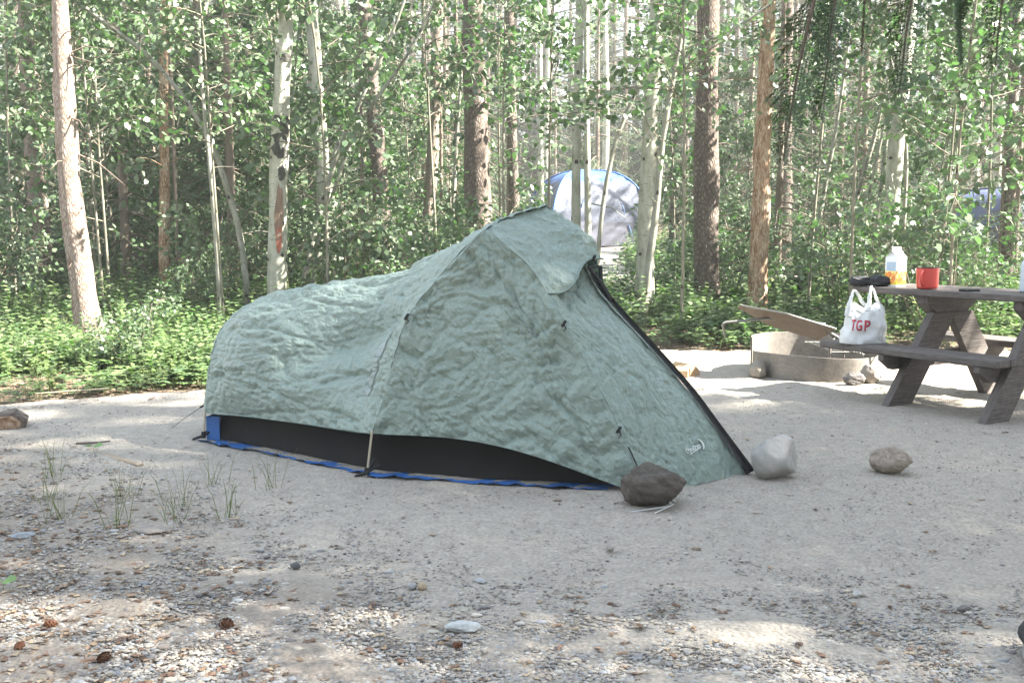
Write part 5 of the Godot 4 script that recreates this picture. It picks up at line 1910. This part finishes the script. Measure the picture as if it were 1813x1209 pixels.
func dry_leaf_mesh(sd: int) -> ArrayMesh:
	var r := RandomNumberGenerator.new()
	r.seed = sd
	var mb := MB.new()
	for k in 3:
		var p := Vector3(r.randf_range(-0.02, 0.02), 0.004 + r.randf() * 0.006, r.randf_range(-0.02, 0.02))
		var a: float = r.randf() * TAU
		mb.leaf(p, Vector3(cos(a), r.randf_range(-0.1, 0.3), sin(a)).normalized(), (Vector3.UP + rv(r) * 0.5).normalized(), r.randf_range(0.025, 0.05), r.randf_range(0.007, 0.014), WHITE)
	for k in 3:
		var a: float = r.randf() * TAU
		var p := Vector3(r.randf_range(-0.03, 0.03), 0.004, r.randf_range(-0.03, 0.03))
		mb.tube([p, p + Vector3(cos(a), 0.05, sin(a)) * r.randf_range(0.03, 0.06)], [0.0012, 0.0008], 3, Color(0.6, 0.5, 0.45), 1, 1, false)
	return mb.mesh(M.dry_leaf)

func build_cover() -> void:
	var r := RandomNumberGenerator.new()
	r.seed = 5150
	var dens := nz(501, 0.45, FastNoiseLite.TYPE_SIMPLEX_SMOOTH, 3)
	var sets := [[], [], [], []]
	var cols := [[], [], [], []]
	for tries in 30000:
		var d: float = 6.0 + pow(r.randf(), 1.6) * 24.0
		var x: float = r.randf_range(-0.62, 0.62) * d
		var z: float = -d
		var p: float = pad_shape(x, z)
		if p > -0.12 or road_shape(x, z) > 0.05: continue
		var dn: float = dens.get_noise_2d(x, z)
		if dn < -0.28 and r.randf() < 0.75: continue
		if p > -0.5 and r.randf() < 0.6: continue
		if p > -1.6 and dn < 0.05 and r.randf() < 0.6: continue
		var k: int = 0 if r.randf() < 0.5 else 1
		if p > -0.7 and r.randf() < 0.7: k = 0
		if r.randf() < 0.10: k = 2
		k = k if k != 0 or r.randf() < 0.5 else 3
		var sc: float = r.randf_range(0.7, 1.3) * lerpf(0.62, 1.35, clampf((d - 7.0) / 9.0, 0, 1))
		sets[k].append(Transform3D(Basis(Vector3.UP, r.randf() * TAU).scaled(Vector3(sc, sc * r.randf_range(0.8, 1.3), sc)), Vector3(x, ground_y(x, z), z)))
		var q: float = r.randf_range(0.75, 1.2)
		cols[k].append(Color(q * r.randf_range(0.9, 1.1), q, q * r.randf_range(0.8, 1.1)))
	stuff("undergrowth", cover_mesh(601, 0), sets[0], "low bright green whorled plants carpeting the forest floor", "undergrowth", null, cols[0])
	stuff("undergrowth", cover_mesh(605, 0), sets[3], "low broad-leaved green plants carpeting the forest floor", "undergrowth", null, cols[3])
	stuff("undergrowth", cover_mesh(602, 1), sets[1], "taller leafy green herbs of the forest floor", "undergrowth", null, cols[1])
	stuff("undergrowth", cover_mesh(603, 2), sets[2], "thin grass among the forest floor plants", "grass", null, cols[2])
	# gravel
	var gs := [[], [], []]
	var gc := [[], [], []]
	var greys := [Color(0.28, 0.26, 0.24), Color(0.36, 0.34, 0.31), Color(0.22, 0.21, 0.21), Color(0.42, 0.40, 0.37), Color(0.16, 0.15, 0.15), Color(0.32, 0.27, 0.23), Color(0.37, 0.33, 0.28), Color(0.28, 0.29, 0.31)]
	for tries in 140000:
		var d: float = 2.25 + pow(r.randf(), 2.1) * 7.0
		var x: float = r.randf_range(-0.56, 0.56) * d
		var z: float = -d
		if pad_shape(x, z) < 0.02: continue
		var soil: float = soil_side(x, z)
		var coarse: float = clampf(soil * 1.2 + 0.35, 0.0, 1.0)
		coarse = maxf(coarse, clampf((3.3 - d) * 1.2, 0, 1) * 0.9)
		if r.randf() > 0.16 + 0.66 * coarse: continue
		var s: float = lerpf(0.0035, 0.009, pow(r.randf(), 2.2)) * (1.0 + coarse * 0.45)
		if r.randf() < 0.02: s *= 2.0
		var k: int = r.randi() % 3
		gs[k].append(Transform3D(Basis(Vector3.UP, r.randf() * TAU).scaled(Vector3(s * r.randf_range(0.9, 1.7), s * r.randf_range(0.7, 1.1), s)), Vector3(x, surface_y(x, z) + s * 0.10, z)))
		gc[k].append((greys[r.randi() % greys.size()] as Color) * r.randf_range(0.8, 1.15))
	for k in 3:
		stuff("gravel", pebble_mesh(700 + k), gs[k], "small loose gravel scattered over the pad", "gravel", null, gc[k])
	# litter
	var ls := []
	var lc := []
	var browns := [Color(0.20, 0.13, 0.085), Color(0.26, 0.18, 0.12), Color(0.13, 0.08, 0.055), Color(0.34, 0.27, 0.19), Color(0.17, 0.10, 0.07), Color(0.30, 0.26, 0.22)]
	for tries in 26000:
		var d: float = 2.25 + pow(r.randf(), 1.3) * 11.0
		var x: float = r.randf_range(-0.6, 0.58) * d
		var z: float = -d
		var p: float = pad_shape(x, z)
		var soil: float = soil_side(x, z)
		var keep: float = 0.012
		if p < 0.0: keep = 0.55
		elif p < 0.5: keep = 0.5 * (1.0 - p * 1.6) + 0.02
		if soil > 0.0: keep = maxf(keep, clampf(soil * 0.9, 0.0, 0.5) * clampf(-0.2 - x, 0.0, 1.0))
		if d < 2.9: keep = maxf(keep, 0.10)
		if r.randf() > keep: continue
		var s: float = r.randf_range(0.28, 0.62) * (1.0 if p > 0.0 else 1.5)
		ls.append(Transform3D(Basis(Vector3.UP, r.randf() * TAU).scaled(Vector3(s, s, s)), Vector3(x, surface_y(x, z) + 0.002, z)))
		lc.append((browns[r.randi() % browns.size()] as Color) * r.randf_range(0.7, 1.3))
	stuff("leaf_litter", dry_leaf_mesh(720), ls, "dry brown leaf and needle litter on the ground", "litter", null, lc)

func cone_mesh(sd: int) -> ArrayMesh:
	var mb := MB.new()
	var r := RandomNumberGenerator.new()
	r.seed = sd
	for k in 60:
		var f: float = k / 60.0
		var a: float = k * 2.4
		var rd: float = 0.016 * sin(lerpf(0.35, 2.9, f))
		var p := Vector3(f * 0.055 - 0.0275, cos(a) * rd, sin(a) * rd)
		mb.leaf(p - Vector3(0.004, 0, 0), (Vector3(0.7, cos(a), sin(a))).normalized(), Vector3(-1, cos(a), sin(a)).normalized(), 0.011, 0.006, Color(0.15, 0.065, 0.035) * r.randf_range(0.7, 1.3))
	mb.tube([Vector3(-0.026, 0, 0), Vector3(0, 0, 0), Vector3(0.026, 0, 0)], [0.006, 0.015, 0.004], 8, Color(0.10, 0.045, 0.025))
	return mb.mesh(M.dry_leaf)

func build_small_things() -> void:
	rock("rock", 31, Vector3(0.575, 0, -3.93), Vector3(0.27, 0.165, 0.20), Color(0.105, 0.09, 0.078), "dark brown angular rock holding down the tent's near front corner", 0.25, 0.22, 8, 0.06)
	rock("boulder", 33, Vector3(1.185, 0, -4.36), Vector3(0.225, 0.235, 0.225), Color(0.46, 0.45, 0.435), "smooth pale grey round boulder at the tent's front tip", 0.4, 0.07, 9, 0.05)
	rock("rock", 37, Vector3(1.735, 0, -4.45), Vector3(0.185, 0.125, 0.15), Color(0.34, 0.285, 0.24), "brownish rock lying alone on the pad right of the pale boulder", -0.3, 0.2, 7, 0.05)
	rock("rock", 41, Vector3(1.86, 0, -7.42), Vector3(0.14, 0.15, 0.14), Color(0.27, 0.25, 0.22), "small rounded rock tucked against the left side of the fire ring", 0.0, 0.15, 5, 0.15)
	rock("rock", 43, Vector3(2.62, 0, -7.13), Vector3(0.16, 0.16, 0.15), Color(0.30, 0.27, 0.24), "rounded rock against the front of the fire ring, behind the bench leg", 0.0, 0.15, 6, 0.1)
	rock("rock", 44, Vector3(2.47, 0, -7.05), Vector3(0.17, 0.10, 0.13), Color(0.15, 0.14, 0.14), "dark flat rock beside the rounded rock in front of the fire ring", 0.3, 0.2, 6, 0.1)
	var pe := [[-0.135, -2.632, 0.10, 0.030, 0.05, Color(0.50, 0.53, 0.55), "flat bluish white stone in the sunny foreground"],
		[-0.71, -3.135, 0.034, 0.026, 0.03, Color(0.10, 0.105, 0.115), "black pebble in the left foreground"],
		[-0.309, -2.954, 0.030, 0.022, 0.026, Color(0.36, 0.37, 0.38), "grey pebble touching a tan pebble in front of the tent"],
		[-0.278, -2.950, 0.032, 0.026, 0.028, Color(0.46, 0.36, 0.25), "tan pebble touching a grey pebble in front of the tent"],
		[-1.334, -3.538, 0.13, 0.026, 0.085, Color(0.30, 0.27, 0.25), "flat buff stone sunk in the litter at the left"],
		[-1.773, -3.477, 0.085, 0.022, 0.05, Color(0.34, 0.37, 0.41), "flat bluish stone at the left edge among the litter"],
		[1.048, -2.894, 0.045, 0.020, 0.028, Color(0.50, 0.49, 0.46), "small pale flat stone in the right foreground"],
		[0.34, -3.33, 0.036, 0.022, 0.026, Color(0.33, 0.31, 0.28), "greyish pebble below the dark angular rock"],
		[-0.10, -3.02, 0.045, 0.012, 0.026, Color(0.46, 0.48, 0.50), "thin pale chip of stone in the middle foreground"],
		[1.32, -2.78, 0.040, 0.020, 0.026, Color(0.22, 0.21, 0.20), "dark pebble in the lower right of the pad"]]
	var k := 0
	for e in pe:
		rock("pebble", 800 + k, Vector3(e[0], 0, e[1]), Vector3(e[2], e[3], e[4]), e[5], e[6], k * 0.7, 0.10, 3, 0.08, "", "pebble")
		k += 1
	var me := cone_mesh(811)
	var cn := [[-0.145, -2.522, "reddish spruce cone just below the bluish white stone"], [-1.305, -2.511, "red-brown spruce cone in the lower left corner"], [-1.292, -2.663, "rusty spruce cone above the dark twig at lower left"], [-1.05, -2.44, "dark spruce cone at the bottom left below the twig"], [-0.80, -2.66, "spruce cone lying near the bottom left sun patch"]]
	k = 0
	for e in cn:
		var o := part("spruce_cone", me)
		o.position = Vector3(e[0], surface_y(e[0], e[1]) + 0.008, e[1])
		o.rotation.y = k * 1.3 + 0.4
		o.scale = Vector3.ONE * (0.5 + 0.08 * k)
		tag(o, e[2], "cone", "spruce cones on the gravel")
		k += 1
	# twigs
	var tws := [[[Vector3(-1.30, 0.016, -2.60), Vector3(-1.20, 0.014, -2.545), Vector3(-1.10, 0.016, -2.53), Vector3(-1.0, 0.018, -2.535)], 0.0035, Color(0.16, 0.12, 0.09), "dark curved twig in the lower left corner"],
		[[Vector3(-2.27, 0.025, -5.05), Vector3(-2.17, 0.028, -5.06), Vector3(-2.09, 0.04, -5.04)], 0.006, Color(0.12, 0.10, 0.085), "short dark twig lying by the edging board"],
		[[Vector3(-0.98, 0.016, -2.72), Vector3(-0.86, 0.02, -2.79)], 0.003, Color(0.42, 0.36, 0.28), "pale straw-coloured stick in the lower left sun"],
		[[Vector3(-3.2, 0.04, -6.55), Vector3(-2.75, 0.06, -6.65)], 0.006, Color(0.42, 0.38, 0.28), "pale bare stick along the pad's left back edge"],
		[[Vector3(3.05, 0.02, -5.75), Vector3(3.3, 0.03, -5.85)], 0.008, Color(0.35, 0.24, 0.16), "bent stick on the ground beyond the picnic table's leg"]]
	for e in tws:
		var mb := MB.new()
		var rr := []
		for i in e[0].size(): rr.append(e[1] * lerpf(1.0, 0.6, i / float(e[0].size())))
		mb.tube(e[0], rr, 6, e[2])
		tag(part("fallen_twig", mb.mesh(M.twig)), e[3], "twig")
	# tent pegs under the dark rock
	for e in [[Vector3(0.455, 0.018, -3.80), Vector3(0.63, 0.034, -3.84), "longer silver tent peg sticking out from under the dark rock"], [Vector3(0.56, 0.018, -3.79), Vector3(0.645, 0.040, -3.845), "shorter silver tent peg beside the longer one at the dark rock"]]:
		var mb := MB.new()
		mb.tube([e[0], e[1]], [0.0035, 0.0035], 8, WHITE)
		mb.tube([e[1], e[1] + Vector3(0.006, 0.012, 0.006), e[1] + Vector3(-0.004, 0.018, 0.008)], [0.0035, 0.0035, 0.003], 8, WHITE)
		tag(part("tent_peg", mb.mesh(M.steel)), e[2], "peg")
	# firewood
	for e in [[Vector3(1.34, 0.05, -7.62), 0.5, 0.26, 0.055, "split pale firewood log on the sunny ground left of the fire ring"], [Vector3(1.27, 0.045, -7.48), 1.35, 0.16, 0.05, "short firewood chunk with a dark end beside the pale log"]]:
		var t := thing("firewood", e[0], e[1], e[4], "firewood")
		var mb := MB.new()
		var rad: float = e[3]
		slab(mb, [Vector2(-rad, -rad * 0.7), Vector2(rad, -rad * 0.8), Vector2(rad * 0.9, rad * 0.2), Vector2(0.1 * rad, rad), Vector2(-rad * 0.8, rad * 0.5)], -e[2] * 0.5, e[2] * 0.5, 0.004)
		part("split_face", mb.mesh(M.split_wood), t)
		mb = MB.new()
		slab(mb, [Vector2(-rad, -rad * 0.72), Vector2(rad, -rad * 0.82), Vector2(rad * 1.08, -rad * 0.55), Vector2(0, -rad * 0.95), Vector2(-rad * 1.05, -rad * 0.4)], -e[2] * 0.49, e[2] * 0.49, 0.003)
		part("bark_face", mb.mesh(M.bark_pine), t)
	# half-buried edging board
	var mb := MB.new()
	mb.box(Vector3(0, 0, 0), Vector3(1.12, 0.09, 0.032), 0.004, WHITE)
	var bd := part("edging_board", mb.mesh(M.old_board))
	bd.position = Vector3(-2.16, -0.026, -4.965)
	bd.rotation = Vector3(0, -atan2(0.715, 0.734), 0.018)
	tag(bd, "half-buried weathered edging board along the pad's left side", "board")
	# stump piece at the left edge
	var st := thing("wood_stump", Vector3(-2.87, 0.05, -5.52), 0.4, "broken brown piece of stump at the left edge of the pad", "stump")
	mb = MB.new()
	slab(mb, [Vector2(-0.14, -0.06), Vector2(0.13, -0.06), Vector2(0.15, 0.02), Vector2(0.06, 0.085), Vector2(-0.06, 0.06), Vector2(-0.16, 0.09)], -0.11, 0.11, 0.015)
	part("bark", mb.mesh(M.bark_spruce), st)
	st.scale = Vector3.ONE * 0.75
	mb = MB.new()
	slab(mb, [Vector2(-0.10, -0.04), Vector2(0.10, -0.04), Vector2(0.11, 0.01), Vector2(0.04, 0.06), Vector2(-0.10, 0.05)], -0.118, 0.118, 0.006)
	part("wood_face", mb.mesh(M.bark_pine), st)
	# grass tufts and green leaves at the left
	var tuft := cover_mesh(640, 2)
	var sp := [[-1.92, -3.95], [-1.75, -3.70], [-1.62, -4.05], [-1.48, -3.62], [-1.35, -3.88], [-1.28, -3.66], [-1.30, -4.25], [-1.12, -3.75], [-1.05, -4.15], [-2.05, -4.35]]
	k = 0
	for e in sp:
		var o := part("grass_tuft", tuft)
		o.position = Vector3(e[0], surface_y(e[0], e[1]) - 0.01, e[1])
		o.rotation.y = k * 1.7
		o.scale = Vector3(0.6, 0.75 + 0.09 * (k % 5), 0.6)
		tag(o, "wispy dry grass tuft in the stony soil left of the tent", "grass", "grass tufts by the tent pad")
		k += 1
	for e in [[-1.57, -2.944, 0.055, "single bright green leaf at the left edge of the foreground"], [-2.10, -4.866, 0.06, "small green leaf beside the edging board"]]:
		var l := MB.new()
		l.leaf(Vector3(0, 0.03, 0), Vector3(0.9, 0.25, 0.3).normalized(), Vector3(0, 1, 0.5).normalized(), e[2], e[2] * 0.38, Color(0.13, 0.26, 0.06))
		l.leaf(Vector3(0, 0.03, 0), Vector3(-0.5, 0.2, 0.6).normalized(), Vector3(0, 1, 0.2).normalized(), e[2] * 0.8, e[2] * 0.3, Color(0.11, 0.23, 0.05))
		l.tri(Vector3(-0.002, -0.01, 0), Vector3(0, 0.032, 0), Vector3(0.002, -0.01, 0), Color(0.12, 0.15, 0.06))
		var o := part("leaf_sprig", l.mesh(M.leaf))
		o.position = Vector3(e[0], surface_y(e[0], e[1]), e[1])
		tag(o, e[3], "leaf")
	# black bag with strap cut off by the right edge
	var bg := thing("black_bag", Vector3(1.50, 0.0, -2.40), 0.0, "black bag with a looped grey strap cut off at the bottom right corner", "bag")
	mb = MB.new()
	var P := []
	var f := nz(96, 3.0, FastNoiseLite.TYPE_SIMPLEX_SMOOTH, 3)
	for i in 33:
		for j in 17:
			var a: float = TAU * i / 32
			var b: float = PI * j / 16
			var d := Vector3(signf(cos(a)) * pow(absf(cos(a)), 0.6) * sin(b), cos(b), signf(sin(a)) * pow(absf(sin(a)), 0.6) * sin(b))
			P.append(Vector3(d.x * 0.19, d.y * 0.085 + 0.08, d.z * 0.13) * (1.0 + f.get_noise_3dv(d) * 0.08))
	mb.grid(P, 33, 17, WHITE, true)
	part("body", mb.mesh(M.dark_cloth), bg)
	mb = MB.new()
	var pts := []
	var rad2 := []
	for i in 15:
		var a: float = lerpf(-0.5, 3.6, i / 14.0)
		pts.append(Vector3(-0.165 - sin(a) * 0.055, 0.045 + (1.0 - cos(a)) * 0.022, 0.10 - a * 0.035)); rad2.append(0.011)
	mb.tube(pts, rad2, 8, WHITE)
	part("strap", mb.mesh(M.rod_steel), bg)

# ------------------------------------------------------------------ the two far tents
func dome(called: String, at: Vector3, turn: float, size: Vector3, lower: Material, upper: Material, label: String) -> void:
	var t := thing(called, at, turn, label, "tent")
	# four bowed panels between crossing poles, each with a coloured crown
	for k in 4:
		var A: float = PI / 4 + k * PI / 2
		var B: float = A + PI / 2
		for zone in 3:
			var f0: float = [0.0, 0.16, 0.60][zone]
			var f1: float = [0.16, 0.60, 1.0][zone]
			var P := []
			for i in 17:
				for j in 13:
					var f: float = lerpf(f0, f1, j / 12.0)
					var an: float = f * PI / 2
					var rr: float = cos(an) * 0.98 + 0.02
					rr = pow(rr, 0.72)
					var h: float = pow(sin(an), 0.85)
					var a := Vector3(cos(A) * rr * size.x * 0.7, h * size.y, sin(A) * rr * size.z * 0.7)
					var b := Vector3(cos(B) * rr * size.x * 0.7, h * size.y, sin(B) * rr * size.z * 0.7)
					var g: float = i / 16.0
					var p: Vector3 = a.lerp(b, g)
					var outw := Vector3(cos((A + B) * 0.5), 0, sin((A + B) * 0.5))
					p -= outw * sin(g * PI) * 0.05 * rr
					p += outw * (absf(cr1.get_noise_3dv(p * 1.6)) - 0.2) * 0.05
					P.append(p)
			var mb := MB.new()
			mb.grid(P, 17, 13, WHITE)
			part(["skirt", "wall_panel", "roof_panel"][zone], mb.mesh([M.tent_dark, lower, upper][zone]), t)
		var pts := []
		var rad := []
		for j in 17:
			var an: float = j / 16.0 * PI / 2
			var rr: float = pow(cos(an) * 0.98 + 0.02, 0.72)
			pts.append(Vector3(cos(A) * rr * size.x * 0.71, pow(sin(an), 0.85) * size.y + 0.01, sin(A) * rr * size.z * 0.71)); rad.append(0.025)
		var mb2 := MB.new()
		mb2.tube(pts, rad, 6, WHITE)
		part("pole_sleeve", mb2.mesh(upper), t)
	# dark door seam on the side towards the clearing
	var mb3 := MB.new()
	for e in [[-0.25, 0.02], [0.3, 0.0]]:
		mb3.tube([Vector3(e[0] * size.x, 0.25, size.z * 0.49), Vector3(e[0] * size.x * 0.7, size.y * 0.55, size.z * 0.44), Vector3(e[1], size.y * 0.85, size.z * 0.28)], [0.02, 0.02, 0.02], 5, WHITE)
	part("door_seam", mb3.mesh(upper), t)

func build_far_tents() -> void:
	dome("dome_tent", Vector3(1.95, ground_y(1.95, -26.4) + 0.02, -26.4), 0.25, Vector3(2.7, 1.95, 2.7), M.tent_grey, M.tent_blue, "far blue and grey dome tent among the trunks behind the green tent's peak")
	dome("dome_tent", Vector3(10.75, ground_y(10.75, -21.4) + 0.02, -21.4), 0.5, Vector3(3.1, 1.5, 2.6), M.tent_navy, M.tent_navy, "far navy blue tent half hidden by a trunk at the right edge")

# ------------------------------------------------------------------ the scene
func _ready() -> void:
	# camera
	var cam := Camera3D.new()
	cam.name = "camera"
	add_child(cam)
	cam.position = Vector3(0, 1.12, 0)
	cam.rotation_degrees = Vector3(-6.342, 0, 0)
	cam.fov = 38.11
	cam.near = 0.05
	cam.far = 400.0
	cam.current = true
	# sky
	var env := Environment.new()
	env.background_mode = Environment.BG_SKY
	var sky := Sky.new()
	var sm := ProceduralSkyMaterial.new()
	sm.sky_top_color = Color(0.74, 0.80, 0.88)
	sm.sky_horizon_color = Color(0.90, 0.92, 0.92)
	sm.sky_curve = 0.25
	sm.sky_energy_multiplier = 0.60
	sm.ground_bottom_color = Color(0.25, 0.24, 0.2)
	sm.ground_horizon_color = Color(0.7, 0.72, 0.7)
	sky.sky_material = sm
	env.sky = sky
	env.tonemap_mode = Environment.TONE_MAPPER_LINEAR
	env.tonemap_exposure = 9.6
	# hazy air of the sunlit wood
	env.fog_enabled = true
	env.fog_density = 0.002
	env.fog_light_color = Color(0.93, 0.95, 0.94)
	env.sdfgi_enabled = true
	env.ssao_enabled = true
	env.ssil_enabled = true
	var we := WorldEnvironment.new()
	we.name = "environment"
	we.environment = env
	add_child(we)
	# sun, from the right and a little towards the camera
	var sun := DirectionalLight3D.new()
	sun.name = "sun"
	sun.light_color = Color(1.0, 0.97, 0.91)
	sun.light_energy = 1.6
	sun.light_angular_distance = 0.6
	sun.shadow_enabled = true
	add_child(sun)
	sun.look_at_from_position(Vector3(7.4, 6.7, 0.7), Vector3.ZERO)
	# setting
	terrain_noise.seed = 17
	terrain_noise.frequency = 0.22
	edge_noise.seed = 19
	edge_noise.frequency = 0.8
	cr1 = nz(51, 1.0, FastNoiseLite.TYPE_SIMPLEX, 1)
	cr2 = nz(52, 1.0, FastNoiseLite.TYPE_SIMPLEX, 1)
	make_materials()
	mat("carton", WHITE, 0.45, tex(carton_image()))
	build_ground()
	print("ground ", Time.get_ticks_msec())
	build_tent()
	print("tent ", Time.get_ticks_msec())
	build_table()
	build_fire_ring()
	build_far_tents()
	make_plants()
	R.far_trunk = []
	for k in 4:
		R.far_trunk.append(trunk_mesh([Vector3(0, -0.2, 0), Vector3(0.06, 3.5, 0.03), Vector3(-0.04, 7.5, 0.05), Vector3(0.0, 12.5, 0)], [0.14, 0.03], M.bark_spruce if k < 2 else M.bark_aspen, 400 + k, 22 if k < 2 else 4, 8))
	print("plants ", Time.get_ticks_msec())
	build_named_trees()
	print("trees ", Time.get_ticks_msec())
	build_forest()
	build_shade_trees()
	build_wood_behind()
	build_overhang()
	build_cover()
	print("cover ", Time.get_ticks_msec())
	build_table_things()
	get_node("juice_carton").scale = Vector3.ONE * 0.92
	get_node("carrier_bag").scale = Vector3.ONE * 1.07
	build_small_things()
	print("done ", Time.get_ticks_msec())
